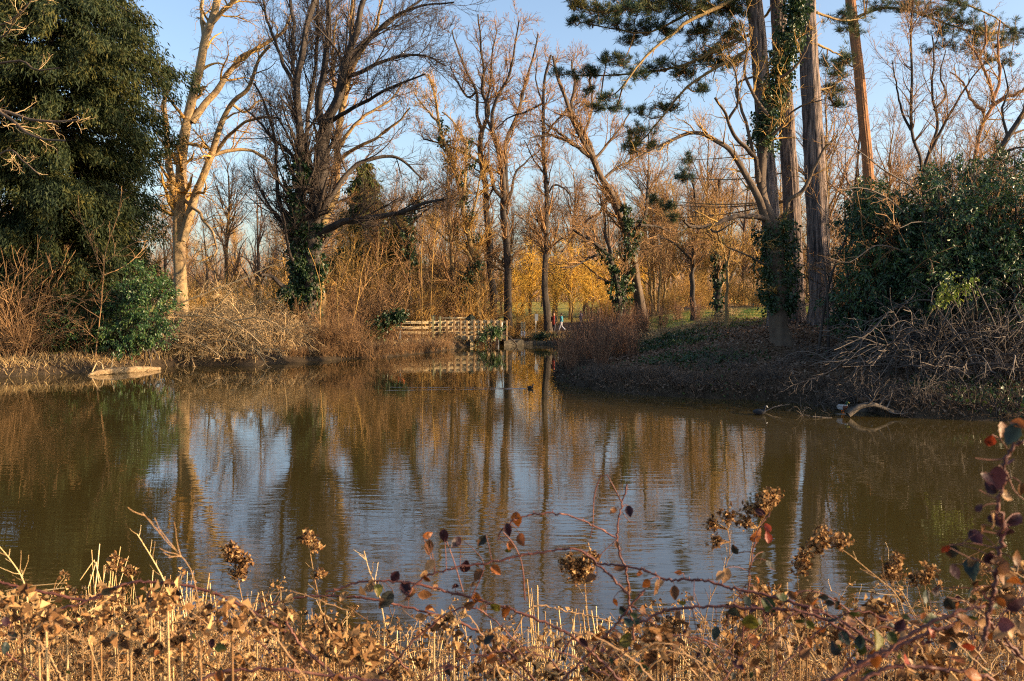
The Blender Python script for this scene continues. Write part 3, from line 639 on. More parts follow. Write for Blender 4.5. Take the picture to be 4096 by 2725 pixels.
# ------------------------------------------------------------------ evergreen crowns
def sprays(centres, n, rad, L, Wd, droop, out=None):
    """hanging conifer sprays round each centre"""
    k = len(centres); idx = rng.integers(0, k, n)
    c = centres[idx] + rng.normal(size=(n, 3)) * np.asarray(rad)
    d = norm(rng.normal(size=(n, 3)) * .6 + np.array([0, 0, -droop]) + (0 if out is None else out[idx] * .6))
    w_ = norm(np.cross(d, unit(n)))
    return c, d, w_, L * rng.uniform(.5, 1.4, n), Wd * rng.uniform(.6, 1.3, n)
def conifer(name, label, base, h, rfun, nb, m, per=26, L=.5, Wd=.16, trunk_r=.45, zlow=.6, droop=1.0, bm='bark_dark', rise=.25):
    t = thing(name, label, 'conifer', base)
    z = np.linspace(-.3, h, 12); tr = np.stack([z * 0, z * 0, z], -1)
    obj('trunk', Geo().tube(tr, np.linspace(trunk_r, .04, 12), 12, .06).mesh('trunk'), M[bm], t)
    zz = zlow + (h - zlow) * rng.uniform(0, 1, nb) ** 1.1
    az = rng.uniform(0, 2 * PI, nb); rr = np.array([rfun(v / h) for v in zz]) * rng.uniform(.72, 1.1, nb)
    d = np.stack([np.cos(az), np.sin(az), 0 * az], -1); n = 7; s = np.linspace(0, 1, n)
    A = np.zeros((nb, n, 3)); A[:, :, 2] = zz[:, None] + rr[:, None] * (rise * s - (rise + .22) * s ** 2)[None]
    A[:, :, :2] = d[:, None, :2] * (rr[:, None] * s[None])[..., None]
    R = np.maximum(.012 * rr, .03)[:, None] * np.linspace(1, .25, n)[None]
    g = Geo(); g.tube(A, R, 4)
    obj('branches', g.mesh('branches'), M[bm], t)
    # sprays sit along the outer part of every branch
    cs = []; os_ = []
    for u in (.35, .5, .64, .77, .88, 1.0):
        x = u * (n - 1); i = min(int(x), n - 2); f = x - i
        cs.append(A[:, i] * (1 - f) + A[:, i + 1] * f + rng.normal(size=(nb, 3)) * .12); os_.append(d)
    cs = np.concatenate(cs); os_ = np.concatenate(os_); keep = cs[:, 2] > .25; cs, os_ = cs[keep], os_[keep]
    c, dd, w_, l, wd = sprays(cs, len(cs) * per, (.34, .34, .26), L, Wd, droop, os_)
    obj('crown', Geo().rhombs(c, dd, w_, l, wd, fold=.1).mesh('crown', False), M[m], t)
    return t
yewb = G(58, 58)
conifer('conifer', 'huge dark evergreen conifer with drooping sprays filling the left side', yewb, 29,
        lambda q: 6.9 * (.80 + .20 * min(1, max(0, (q - .34) * 6))) * min(1, (1.04 - q) * 3.2) * (1 - .07 * math.sin(q * 17)) * (1 + .06 * math.sin(q * 41)), 470, 'yew', per=125, L=.34, Wd=.085, trunk_r=.6, zlow=.5, droop=1.1)
conifer('conifer', 'green conical conifer behind the wood, right of the huge dark bare tree', G(366, 100), 17.5, lambda q: 4.8 * min(1, (1.02 - q) * 1.5), 170, 'firgreen', per=22, L=.55, Wd=.2, trunk_r=.3, rise=.1)
conifer('conifer', 'smaller dark green conifer half hidden right of the green conical one', G(398, 98), 11.5, lambda q: 3.2 * min(1, (1.02 - q) * 1.6), 100, 'firgreen', per=20, L=.5, Wd=.2, trunk_r=.25, rise=.1)

def leafy(name, label, Yc, ells, n, m, L, Wd, cat='shrub', stemm='bark_dark', nst=16, droop=.7, base=None, hollow=.35, group=None):
    """broadleaf evergreen: ells = (px, py, rx px, ry px, dY, depth radius m)"""
    b = np.array(base if base is not None else G(np.mean([e[0] for e in ells]), Yc), float)
    t = thing(name, label, cat, b, 0, group); k = F / Yc
    cs, wts = [], []
    for (x, y, rx, ry, dy, rd) in ells:
        cs.append((P(x, y, Yc + dy), np.array([rx / k, rd, ry / k]))); wts.append(rx * ry)
    wts = np.array(wts, float); wts /= wts.sum()
    # stems reach into every lump
    A = []
    for (c, r) in cs:
        for _ in range(max(2, nst // len(cs))):
            e = c + rng.normal(size=3) * r * .55; f = b + np.array([rng.normal(0, 1.0), rng.normal(0, .8), 0]); f[2] = hz(f[0], f[1]) - .1
            mid = (f + e) / 2 + np.array([0, 0, .18 * np.linalg.norm(e[:2] - f[:2])]) + rng.normal(size=3) * .25
            A.append(crom([f, mid, e], 9))
    A = np.array(A); R = np.linspace(.07, .02, 9)[None] * rng.uniform(.6, 1.3, (len(A), 1))
    g = Geo().tube(A, R, 5); g1 = grow(A, R, 1.4, .25, 1.3, .7, .15, .05, .5, n=6, rmin=.012); g.tube(*g1, 3)
    # leafy shoots, each hanging out of a lump; leaves along the shoot
    nc = n // 24; i = rng.choice(len(cs), nc, p=wts); u = unit(nc); rad = (hollow + (1 - hollow) * rng.uniform(0, 1, nc) ** .6) * rng.uniform(.70, 1.22, nc)
    cc = np.array([cs[q][0] for q in i]) + u * np.array([cs[q][1] for q in i]) * rad[:, None]
    sd_ = norm(u * .8 + unit(nc) * .7 + np.array([0, 0, .15])); sl = rng.uniform(.35, 1.1, nc) * min(1.0, L * 6)
    j = rng.integers(0, nc, n); v = rng.uniform(-.5, .6, n); c = cc[j] + sd_[j] * (sl[j] * v)[:, None] + rng.normal(size=(n, 3)) * .075 + np.array([0, 0, -1]) * (np.maximum(v, 0) ** 2 * sl[j] * .6)[:, None]
    sh = np.stack([cc + sd_ * (sl * q)[:, None] - np.array([0, 0, .6]) * (max(q, 0) ** 2 * sl)[:, None] for q in (-.9, -.4, 0, .35, .62)], 1)
    ok = c[:, 2] > height(c[:, 0], c[:, 1]) + .12; c, j = c[ok], j[ok]; N = len(c)
    d = norm(u[j] * .6 + unit(N) * .7 + np.array([0, 0, -droop])); w_ = norm(np.cross(d, unit(N) + np.array([0, 0, .8])))
    g.tube(sh, np.linspace(.010, .004, 5)[None] * np.ones((nc, 1)), 3); obj('stems', g.mesh('stems', True, b), M[stemm], t)
    obj('leaves', Geo().rhombs(c, d, w_, L * rng.uniform(.6, 1.25, N), Wd * rng.uniform(.7, 1.2, N), fold=.18).mesh('leaves', False, b), M[m], t)
    return t
# the thicket on the right bank, several bushes
leafy('evergreen_shrub', 'tall glossy evergreen shrub with drooping leaves, nearest to the pine trunks', 41, [(885, 232, 42, 46, 0, 2.2), (872, 290, 44, 42, 0, 2.4), (915, 265, 44, 50, 1, 2.4), (902, 322, 44, 30, 0, 2.2), (862, 212, 22, 25, 2, 1.4), (850, 318, 24, 22, 1, 1.3), (868, 196, 14, 14, 1, 1)],
      26000, 'laurel', .20, .085, base=G(893, 41), nst=26)
leafy('evergreen_shrub', 'broad evergreen shrub with sunlit yellow-green sprigs in the middle of the thicket', 39, [(950, 225, 42, 50, 1, 2.2), (945, 285, 46, 46, 0, 2.4), (985, 265, 44, 50, 1, 2.4), (965, 326, 46, 32, 0, 2.2), (955, 180, 26, 24, 3, 1.6), (930, 178, 14, 14, 1, 1), (985, 205, 26, 26, 1, 1.5)],
      23000, 'laurel', .20, .085, base=G(955, 39.5), nst=26)
leafy('evergreen_shrub', 'dark evergreen shrub at the right edge of the thicket', 38, [(1015, 215, 44, 60, 2, 2.4), (1010, 290, 50, 60, 0, 2.8), (1060, 240, 52, 70, 1, 3), (1050, 330, 60, 50, 0, 3), (1000, 170, 26, 22, 4, 1.6), (1020, 150, 18, 18, 4, 1.2)],
      15000, 'laurel', .20, .085, base=G(1030, 38.5), nst=34)
leafy('leafy_sprig', 'sunlit yellow-green leafy sprig on the front of the thicket', 35.6, [(957, 286, 13, 9, 0, .5), (944, 296, 9, 8, 0, .4), (968, 280, 8, 6, 0, .4)], 420, 'lime', .17, .075, base=G(960, 36.4), nst=6)
leafy('evergreen_shrub', 'unseen large evergreen bush added past the right edge to shade the peninsula', 39, [(1130, 230, 60, 95, 0, 3.4), (1120, 330, 70, 70, 0, 3.4), (1195, 230, 60, 110, 0, 3.4), (1190, 330, 60, 70, 0, 3.4)],
      15000, 'laurel', .22, .1, base=G(1150, 39), nst=18)  # out-of-view extension of the thicket, added to cast shade on the peninsula
conifer('conifer', 'unseen tall dark conifer added past the right edge to shade the pine trunks', np.array([37.0, 47.5, 3.2]), 11, lambda q: 3.0 * min(1, (1.02 - q) * 1.8), 150, 'firgreen', per=20, L=.55, Wd=.2, trunk_r=.3, rise=.1)  # out-of-view tree put in to block the sun from the pines
# grey dead boughs hanging out of the thicket
bare_tree('dead_bough', 'grey dead boughs drooping from the thicket towards the water', 37, [
 ([(905, 345), (897, 318), (889, 312), (870, 333), (845, 345), (834, 350)], 1.8, .6, -2), ([(905, 345), (895, 322), (886, 316), (862, 340), (838, 366), (815, 378), (790, 386)], 1.8, .6, -2.5), ([(930, 350), (915, 330), (900, 345), (885, 370), (872, 385)], 1.5, .6, -2),
 ([(930, 350), (906, 322), (898, 336), (880, 352), (866, 362)], 1.4, .6, -1.5), ([(960, 350), (955, 300), (940, 330), (930, 360)], 1.3, .5, -2)], (930, 350), 'grey_twig', 'grey_twig', [(2.2, .25, 1.1, .7, .16, -.05, .6), (2.6, .1, .5, .7, .2, -.03, .7)], k=7, cat='branch')
bare_tree('dead_bough', 'bare pale boughs arching over the top of the evergreen thicket', 40, [
 ([(935, 300), (920, 200), (903, 182), (877, 165), (858, 150), (826, 142)], 2.6, .8, -2), ([(950, 300), (955, 215), (950, 190), (940, 186), (925, 192)], 2, .7, -2.5), ([(935, 300), (960, 230), (972, 205), (975, 180), (985, 160)], 2.2, .7, -1), ([(920, 230), (890, 200), (862, 188), (840, 190)], 2, .6, -2),
 ([(955, 240), (935, 225), (915, 222), (900, 228)], 1.6, .6, -3), ([(920, 260), (880, 245), (850, 262), (830, 258)], 2, .6, -2)], (935, 300), 'grey_twig', 'twig', [(2.2, .2, 1.5, .7, .18, .03, .6), (3, .1, .7, .7, .2, 0, .7)], k=7, cat='branch')
bare_tree('bare_tree', 'spindly bare undergrowth tree in front of the thick leaning pine', 46, [
 ([(835, 335), (832, 280), (826, 220), (830, 170), (838, 130)], 1.8, .7, 0), ([(832, 280), (812, 255), (800, 240)], 1.2, .5, -1), ([(828, 230), (845, 205), (858, 180)], 1.2, .5, 0), ([(834, 300), (815, 300), (795, 308), (775, 305)], 1.2, .5, -2), ([(833, 290), (812, 280), (790, 268), (765, 272)], 1.2, .5, -2), ([(827, 215), (810, 190), (806, 165)], 1, .5, 0)], (835, 335), 'grey_twig', 'twig', [(2.6, .12, 1.5, .75, .16, .04, .6), (3, .1, .7, .7, .2, 0, .7)], k=7)
# holly and other green on the left bank
leafy('holly_bush', 'bright green leafy bush at the foot of the dark conifer by the water', 53.5, [(140, 285, 22, 26, 0, 1.4), (150, 318, 26, 28, 0, 1.6), (125, 330, 22, 26, 0, 1.5), (115, 300, 18, 24, 1, 1.3), (160, 290, 16, 18, 1, 1.2)],
      9000, 'holly', .20, .10, base=G(138, 54.5), nst=14)
leafy('holly_bush', 'dark green bush in the shade under the conifer, at the far left', 54, [(20, 310, 26, 24, 0, 1.6), (60, 322, 30, 26, 0, 1.6), (92, 338, 20, 18, 0, 1.2)], 6500, 'holly', .2, .1, base=G(50, 55), nst=12)
leafy('ivy_bush', 'round clump of green ivy hanging off the footbridge', 75.2, [(492, 331, 8, 6, 0, .55), (483, 336, 5, 6, 0, .45), (499, 330, 6, 5, .1, .45)], 1500, 'holly', .16, .09, base=(-1.75, 77.4, .5), nst=6, droop=1.0)
leafy('ivy_bush', 'low green ivy trailing over the stone edging right of the footbridge', 79, [(546, 334, 8, 3.5, 0, .5), (538, 337, 5, 3, 0, .4)], 700, 'ivy', .15, .1, base=G(546, 80.5), nst=4, droop=1.0)
# leaning bough with evergreen leaves over the buoy post
lb = [(368, 343), (372, 333), (382, 322), (392, 315), (403, 312)]
lb = [(362, 347), (368, 337), (379, 325), (391, 317), (405, 314)]
bA, bR = limbs([(lb, 2.6, 1.2, 0)], 67.5); bb = P(362, 347, 67.5)
tb = thing('leaning_bough', 'ivy-covered bough leaning right over the lifebuoy post', 'bough', bb)
obj('trunk', Geo().tube(bA, bR, 7).mesh('trunk', True, bb), M['bark_dark'], tb)
add_ivy(tb, bA, bR, 3600, .62, .17, bb, t=(.1, 1))
# ------------------------------------------------------------------ pines
def pine_tufts(g, centres, size, per=34):
    k = len(centres); n = k * per; c = np.repeat(centres, per, axis=0)
    ax = np.repeat(norm(rng.normal(size=(k, 3)) * .5 + np.array([0, 0, .75])), per, axis=0)
    d = norm(ax * .75 + unit(n) * .85); w_ = norm(np.cross(d, unit(n)))
    g.rhombs(c, d, w_, size * rng.uniform(.7, 1.2, n), size * .062, fold=0)
def pine(name, label, Y, trunk, branches, clumps, dens, barkm='bark_pine', needle='pine', tuft=.38, k=18, cat='pine', dead=()):
    """trunk like a limb; branches: (points, w0, w1, dd); clumps: (px, py, rx, ry, dY)"""
    A, R = limbs([trunk], Y, jit=.25); b0 = trunk[0][0]; b = P(b0[0], b0[1], Y); b[2] = min(b[2], hz(b[0], b[1])); A[0, 0, 2] = b[2] - .2; R[0, 0] *= 1.35
    t = thing(name, label, cat, b)
    n = 60; AA = np.array([crom(A[0], n)]); RR = np.interp(np.linspace(0, 13, n), np.arange(14), R[0])[None]
    RR = RR * (1 + .012 * rng.normal(size=RR.shape))
    obj('trunk', Geo().tube(AA, RR, 44, .025, ridge=.055).mesh('trunk', True, b), M[barkm], t)
    g = Geo(); BA = []; extra = []
    for (pts, w0, w1, dd) in branches:
        a, r = limbs([(pts, w0, w1, dd)], Y); gb = Geo().tube(a, r, 8, .04); p1, r1 = grow(a, r, 2.0, .25, 1.5, .7, .16, .06, .5, n=7, rmin=.014); gb.tube(p1, r1, 4); BA.append(a[0]); extra.append(p1[:, 3:].reshape(-1, 3))
        obj('branch', gb.mesh('branch', True, b), M['bark_gold'], t)
    gn = Geo(); sk = F / Y; anchors = np.concatenate(BA + [A[0]])
    for (x, y, rx, ry, dy) in clumps:
        c = P(x, y, Y + dy); q = anchors[np.argmin(np.linalg.norm(anchors - c, axis=1) + rng.uniform(0, .5, len(anchors)))]
        m_ = (q + c) / 2 + np.array([0, 0, -.25])
        br = crom([q, m_, c], 8); g.tube(br, np.linspace(.05, .02, 8), 5)
        nn = max(8, int(rx * ry * dens * 2.6)); u = unit(nn) * (rng.uniform(0, 1.35, nn) ** .5)[:, None]
        cc = c + u * np.array([rx / sk, rx / sk * .75, ry / sk])
        # twigs that carry the tufts
        st = c + (cc - c) * .15 + rng.normal(size=(nn, 3)) * .1; tw = np.stack([st + (cc - st) * v + np.array([0, 0, -.12 * v * (1 - v) * 4]) for v in np.linspace(0, 1, 5)], 1)
        g.tube(tw, np.linspace(.022, .012, 5)[None] * np.ones((nn, 1)), 3)
        pine_tufts(gn, cc, tuft * rng.uniform(.8, 1.2)); pine_tufts(gn, st + (cc - st) * .75, tuft * .9, 20); pine_tufts(gn, st + (cc - st) * .45, tuft * .9, 14)
    for (x, y, rx, ry, dy, nn) in dead:      # bare twiggy parts
        c = P(x, y, Y + dy); st = c + rng.normal(size=(nn, 3)) * np.array([rx, rx, ry]) / sk * .6
        d = norm(unit(nn) + np.array([0, 0, -.2])); tw = np.stack([st + d * v for v in np.linspace(0, .9, 5)], 1) + np.cumsum(rng.normal(size=(nn, 5, 3)) * .05, 1)
        g.tube(tw, np.full((nn, 5), .016), 3)
    ex_ = np.concatenate(extra); ex_ = ex_[rng.random(len(ex_)) < .8]; pine_tufts(gn, ex_ + rng.normal(0, .12, ex_.shape), tuft * .85, 16)
    nf = sum(len(f) for f in g.F[4]); g.add(np.concatenate(gn.V), [np.concatenate(gn.F[4])])
    me = g.mesh('crown', False, b); mi = np.ones(len(me.polygons), np.int32); mi[:nf] = 0; me.materials.append(M['twig']); me.materials.append(M[needle]); me.polygons.foreach_set('material_index', mi)
    obj('crown', me, None, t)
    return t
pine('pine_tree', 'big pine with dark needle fans reaching left over the pond', 52,
     ([(779, 322), (772, 240), (767, 160), (761, 80), (755, 0), (750, -60)], 18, 14, 0),
     [([(757, -10), (730, 2), (691, 19), (668, 38), (647, 54), (634, 71), (622, 89)], 5, 1.4, -3), ([(762, 40), (735, 58), (707, 73), (685, 89), (666, 112), (650, 132), (640, 142)], 4, 1.2, 2),
      ([(752, -30), (690, -8), (640, 6), (600, 12), (575, 6)], 4.5, 1.2, -4), ([(752, -25), (700, 5), (650, 32), (610, 28), (580, 22)], 3.5, 1, 1),
      ([(760, 30), (720, 48), (680, 66), (630, 74), (590, 76), (560, 74)], 3.6, 1, 3)],
     [(575, 6, 13, 6, -4), (598, 9, 20, 9, -4), (625, 8, 22, 11, -3), (652, 6, 24, 13, -2), (680, 6, 24, 14, -1), (708, 10, 22, 15, 0), (735, 8, 20, 16, 0),
      (574, 20, 9, 5, -1), (592, 22, 13, 6, 0), (618, 24, 18, 8, 0), (642, 30, 18, 8, 1), (632, 40, 15, 7, 1), (668, 30, 20, 9, 1), (700, 32, 22, 12, 1), (728, 34, 16, 12, 2),
      (558, 74, 9, 6, 3), (574, 76, 12, 6, 3), (592, 74, 14, 8, 2), (606, 60, 14, 7, 2), (622, 62, 14, 8, 0), (640, 74, 14, 7, 0), (660, 66, 16, 8, 1), (684, 72, 18, 10, 2), (706, 56, 18, 10, 2), (724, 62, 14, 9, 2),
      (588, 92, 9, 6, 3), (604, 98, 14, 7, -1), (614, 108, 12, 6, -1), (598, 108, 10, 4, 0), (640, 112, 13, 7, 2), (664, 108, 14, 7, 2), (640, 132, 15, 9, 2), (628, 146, 13, 8, 2), (650, 146, 12, 6, 2), (700, 88, 12, 7, 2)] + [(x, y, 30, 18, d) for x, y, d in ((700, -30, 0), (740, -40, 3), (780, -40, -3), (720, -75, 2), (760, -80, -2), (690, -60, 4), (640, -30, 2), (600, -40, -2), (790, -70, 3))],
     .055, dead=[(705, 60, 25, 14, 2, 110), (735, 40, 20, 20, 1, 90), (670, 100, 20, 14, 2, 60)])
pine('pine_tree', 'tall straight pine, its sunlit furrowed trunk just right of the ivy tree', 54,
     ([(796, 312), (794, 250), (790, 180), (784, 90), (777, 0), (773, -60)], 17, 14, 0),
     [([(777, 0), (762, 20), (742, 40), (722, 50)], 3, 1, 3), ([(783, 80), (800, 62), (815, 48)], 3, 1, 2)],
     [(720, 50, 16, 10, 3), (735, 62, 14, 9, 3), (690, 160, 10, 6, 2), (683, 178, 14, 8, 2), (668, 205, 13, 8, 2), (655, 200, 8, 5, 2), (671, 218, 10, 6, 2)], .05, dead=[(742, 30, 22, 22, 2, 100)])
pine('pine_tree', 'thick leaning pine with grey furrowed bark, right of the ivy tree', 51,
     ([(823, 314), (819, 250), (816, 190), (812, 110), (809, 50), (806, -30)], 23, 16, 0),
     [([(809, 40), (830, 50), (846, 58)], 3, 1, 2), ([(808, 10), (840, 20), (865, 18)], 3, 1, 3), ([(811, 90), (828, 88), (842, 80)], 2.4, 1, 1)],
     [(846, 60, 10, 9, 2), (838, 72, 12, 9, 2), (832, 90, 12, 10, 1), (836, 105, 9, 8, 1), (850, 30, 14, 7, 3), (826, 62, 8, 8, 1), (842, 15, 14, 8, 3)] + [(x, y, 28, 18, d) for x, y, d in ((800, -40, 2), (840, -45, -3), (870, -30, 2), (820, -80, 0), (860, -75, 3))], .05, dead=[(838, 90, 14, 16, 1, 80)])
pine('pine_tree', 'slender orange-barked pine leaning left above the right-hand thicket', 68,
     ([(872, 300), (870, 200), (866, 150), (860, 80), (853, 25), (848, -30)], 10.5, 9, 0),
     [([(852, 20), (880, 8), (915, 12), (950, 25), (985, 35)], 3.4, 1.2, -2), ([(850, 0), (890, -6), (940, -2), (985, 12), (1015, 32)], 3.4, 1.2, 2), ([(858, 70), (845, 62)], 2, 1, 1)],
     [(880, 6, 20, 7, -1), (902, 8, 20, 8, -1), (925, 12, 22, 9, -2), (946, 14, 20, 9, -2), (962, 24, 22, 11, -2), (985, 32, 22, 13, -1), (972, 46, 18, 10, -1), (1000, 44, 18, 10, 1), (1015, 32, 20, 12, 2), (950, 45, 15, 8, -1),
      (940, 30, 16, 8, -2), (915, 2, 20, 6, 1), (960, 4, 22, 8, 1), (930, 52, 10, 6, -1), (985, 58, 14, 7, -1), (845, 60, 9, 9, 1), (1010, 60, 12, 8, 1)], .05, 'bark_orange', tuft=.38, dead=[(975, 50, 30, 14, -1, 120)])
# ------------------------------------------------------------------ bare bushes that repeat
def bush(name, h, r, ns, m, arch=0.1, stem_r=.022, up=.0, twig=(2.2, .2, .8), twig2=(2.5, .1, .4)):
    t = thing(name, 'x', 'shrub'); n = 9
    base = np.zeros((ns, 3)); base[:, :2] = rng.normal(0, r * .16, (ns, 2)); base[:, 2] = -.15
    az = rng.uniform(0, 2 * PI, ns); tilt = np.abs(rng.normal(0, .5, ns)) * r / h
    d = norm(np.stack([np.cos(az) * tilt, np.sin(az) * tilt, np.ones(ns)], -1)); L = h * rng.uniform(.55, 1.12, ns)
    A = np.zeros((ns, n, 3)); A[:, 0] = base
    for q in range(1, n):
        d = norm(d + rng.normal(0, .09, (ns, 3)) + np.array([0, 0, -arch * q / n])); A[:, q] = A[:, q - 1] + d * (L / (n - 1))[:, None]
    A[:, 1:, 2] = np.maximum(A[:, 1:, 2], .05)
    g = Geo(); R = stem_r * rng.uniform(.6, 1.3, (ns, 1)) * np.linspace(1, .35, n)[None]; g.tube(A, R, 4)
    a, b = grow(A, R, twig[0], twig[1], twig[2], .6, .16, up, .6, n=6, rmin=.011); g.tube(a, b, 3)
    a, b = grow(a, b, twig2[0], twig2[1], twig2[2], .6, .16, up, .7, n=4, rmin=.009); g.tube(a, b, 3)
    obj('stems', g.mesh('stems'), M[m], t)
    return t
BU = {'brown': bush('bare_bush', 3.4, 2.6, 42, 'twig', .12, twig=(2.6, .15, 1.0), twig2=(3.2, .1, .5)),
      'gold': bush('bare_bush', 3.8, 3.0, 44, 'twig_gold', .22, twig=(2.6, .15, 1.1), twig2=(3.4, .1, .5)),
      'pale': bush('arching_bush', 2.6, 3.6, 50, 'twig_pale', .55, up=-.05, twig=(3.2, .2, .9), twig2=(4.5, .1, .45)),
      'red': bush('stemmed_shrub', 2.4, 1.0, 70, 'twig_red', .03, .012, twig=(1.5, .3, .5), twig2=(.8, .2, .25)),
      'grey': bush('bare_bush', 1.8, 3.0, 46, 'grey_twig', .5, .015, up=-.04, twig=(2.6, .15, .8), twig2=(2.4, .1, .4))}
used = set()
def bushes(kind, spots, label, group):
    for (px, Yq, sc) in spots:
        g = G(px, Yq)
        if kind in used: copy_thing(BU[kind], g, rng.uniform(0, 6.28), sc, label, group, rng.uniform(.85, 1.15))
        else:
            used.add(kind); o = BU[kind]; o.location = g; o.rotation_euler = (0, 0, rng.uniform(0, 6.28)); o.scale = (sc,) * 3; o['label'] = label; o['group'] = group
U = rng.uniform
def row(x0, x1, n, y0, y1, s0, s1): return [(x + U(-1, 1) * (x1 - x0) / n * .4, U(y0, y1), U(s0, s1)) for x in np.linspace(x0, x1, n)]
bushes('gold', row(190, 300, 9, 66, 84, .9, 1.5) + row(195, 290, 7, 84, 98, 1.2, 1.9), 'bare golden bush in the scrub between the plane tree and the great dark tree', 'golden scrub left of the great tree')
bushes('brown', row(318, 385, 11, 69, 82, .8, 1.5) + row(388, 450, 8, 82, 88, .9, 1.4) + row(320, 475, 18, 88, 104, 1.3, 2.3), 'bare brown bush in the dense thicket between the great dark tree and the bridge', 'brown thicket left of the bridge')
bushes('gold', row(330, 475, 14, 78, 100, 1.2, 2.2), 'bare golden bush among the brown thicket left of the bridge', 'golden bushes of the left thicket')
bushes('pale', [(236, 58.5, 1.2), (262, 60, 1.4), (280, 61.5, 1.2), (205, 57.5, 1.1), (250, 62, 1.6), (225, 61, 1.5), (190, 59, 1.2), (272, 59.6, 1.1), (290, 62.5, 1.1), (215, 64, 1.8), (245, 66, 1.9), (275, 66, 1.8)], 'pale sunlit arching bush spilling over the left bank to the water', 'pale arching bushes at the waterside')
bushes('brown', row(290, 385, 13, 61.5, 70, .45, .85) + [(392, 70.5, .42), (404, 71, .36), (415, 71.5, .42), (427, 73, .36), (440, 74, .34), (449, 74.8, .36)] + [(x, W(x, np.interp(x, [290, 350, 390, 430, 452], [362.5, 359, 357, 352.5, 349.5]))[1] + .25, rng.uniform(.22, .4)) for x in np.linspace(285, 448, 22)], 'low brown bush on the bank edge left of the bridge', 'low bank bushes left of the bridge')
bushes('brown', [(-12, 53, 2.0), (14, 53.6, 2.2), (38, 54.5, 1.9), (62, 54.6, 1.3), (84, 53.8, .8), (20, 51.6, 1.2), (-5, 52, .9), (12, 51.2, .9), (30, 52, .8), (48, 53.5, .8), (8, 54, 1.3), (32, 55, 1.2), (-20, 53, 1.4)], 'tangled brown bush in front of the dark conifer at the left end of the bank', 'brown bushes before the conifer')
bushes('red', row(430, 520, 14, 80.5, 90, .5, .8) + row(300, 385, 8, 66, 72, .6, 1.1), 'reddish stemmed shrub around the footbridge', 'red-stemmed shrubs by the bridge')
bushes('red', row(570, 645, 17, 52, 70, .8, 1.25) + row(563, 632, 18, 46.5, 53, .65, 1.05) + row(610, 720, 7, 62, 74, .7, 1.1), 'red-brown stemmed shrub on the tip of the peninsula', 'red-stemmed shrubs of the peninsula')
bushes('gold', row(514, 545, 6, 85, 92, .45, .7) + row(600, 760, 22, 84, 104, .5, 1.2), 'golden bush along the path behind the walkers and the peninsula', 'golden bushes behind the path')
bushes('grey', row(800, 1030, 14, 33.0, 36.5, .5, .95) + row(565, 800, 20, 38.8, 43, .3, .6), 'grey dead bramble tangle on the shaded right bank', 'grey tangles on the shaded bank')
bushes('pale', row(600, 730, 14, 55, 74, .35, .6), 'low dry arching bush among the stems on the peninsula crest', 'low dry bushes on the peninsula')
bushes('brown', row(940, 1045, 7, 42, 46, 2.0, 2.6), 'tall brown twiggy growth behind and above the evergreen thicket', 'brown twiggy growth above the thicket')
bushes('grey', row(915, 1040, 10, 35.5, 40, 1.6, 2.8), 'tall dull twiggy bush growing through the evergreen thicket', 'twiggy bushes in the right thicket')
bushes('brown', row(840, 1010, 9, 53, 62, 1.5, 2.2), 'tall bare bush behind the evergreen thicket on the right', 'tall bushes behind the right thicket')
M['postwood'] = mat('brown bridge posts', (.30, .20, .11), (.12, .08, .045), scale=3, bump=.008, bscale=20, island=.4)
# ------------------------------------------------------------------ footbridge
BR = math.radians(14); bc = P(470, 346.7, 76.6); bc[2] = 0
ux, uy = math.cos(BR), math.sin(BR)
bridge = thing('footbridge', 'pale sunlit timber footbridge with post and rail sides over the channel', 'bridge', bc, BR)
def bx(px):
    """position along the bridge of a picture column"""
    k = (px - CX) / F; return (k * bc[1] - bc[0]) / (ux - k * uy)
post_px = [433, 440, 446.7, 454, 460.3, 466.7, 474, 480.5, 487.4, 494, 500.4, 506.6]
xsn = [bx(p) for p in post_px]; x0, x1 = bx(386), xsn[-1] + .12
ZF, ZT = .55, 2.12
for side, yy in ((0, 0), (1, 1.9)):
    for q, x in enumerate(xsn if side == 0 else [v + .22 for v in xsn[::1][:-1]]):
        tl = ZT + (.04 if q % 3 else .1)
        if side == 0 and q in (0, 1): tl = ZT + .42
        g = Geo().box((x, yy - .09 if side == 0 else yy + .075, (ZF - .12 + tl) / 2), (.14 if side == 0 else .10, .15 if side == 0 else .11, tl - ZF + .12))
        obj('post', g.mesh('post', False), (M['postwood'] if side == 0 else M['wood']) if not (side == 0 and q in (0, 1)) else M['mossywood'], bridge)
    for z in (ZT - .13, ZT - .56, ZT - 1.0):
        obj('rail', Geo().box(((x0 + x1) / 2, yy + (.012 if side == 0 else -.012), z), (x1 - x0, .045, .17)).mesh('rail', False), M['wood'], bridge)
for q in range(3):   # fascia boards end to end
    a = x0 + 3.2 + (x1 - x0 - 3.2) * q / 3; b = x0 + 3.2 + (x1 - x0 - 3.2) * (q + 1) / 3 - .01
    obj('fascia_board', Geo().box(((a + b) / 2, .015, ZF + .14), (b - a, .05, .30)).mesh('fascia_board', False), M['wood'], bridge)
g = Geo()
for q in range(int((x1 - x0) / .16)): g.box((x0 + .08 + q * .16, .95, ZF + .25), (.145, 1.78, .05))
obj('deck', g.mesh('deck', False), M['wood'], bridge)
for yy in (.35, 1.55): obj('beam', Geo().box(((x0 + x1) / 2, yy, ZF + .09), (x1 - x0, .16, .25)).mesh('beam', False), M['darkwood'], bridge)
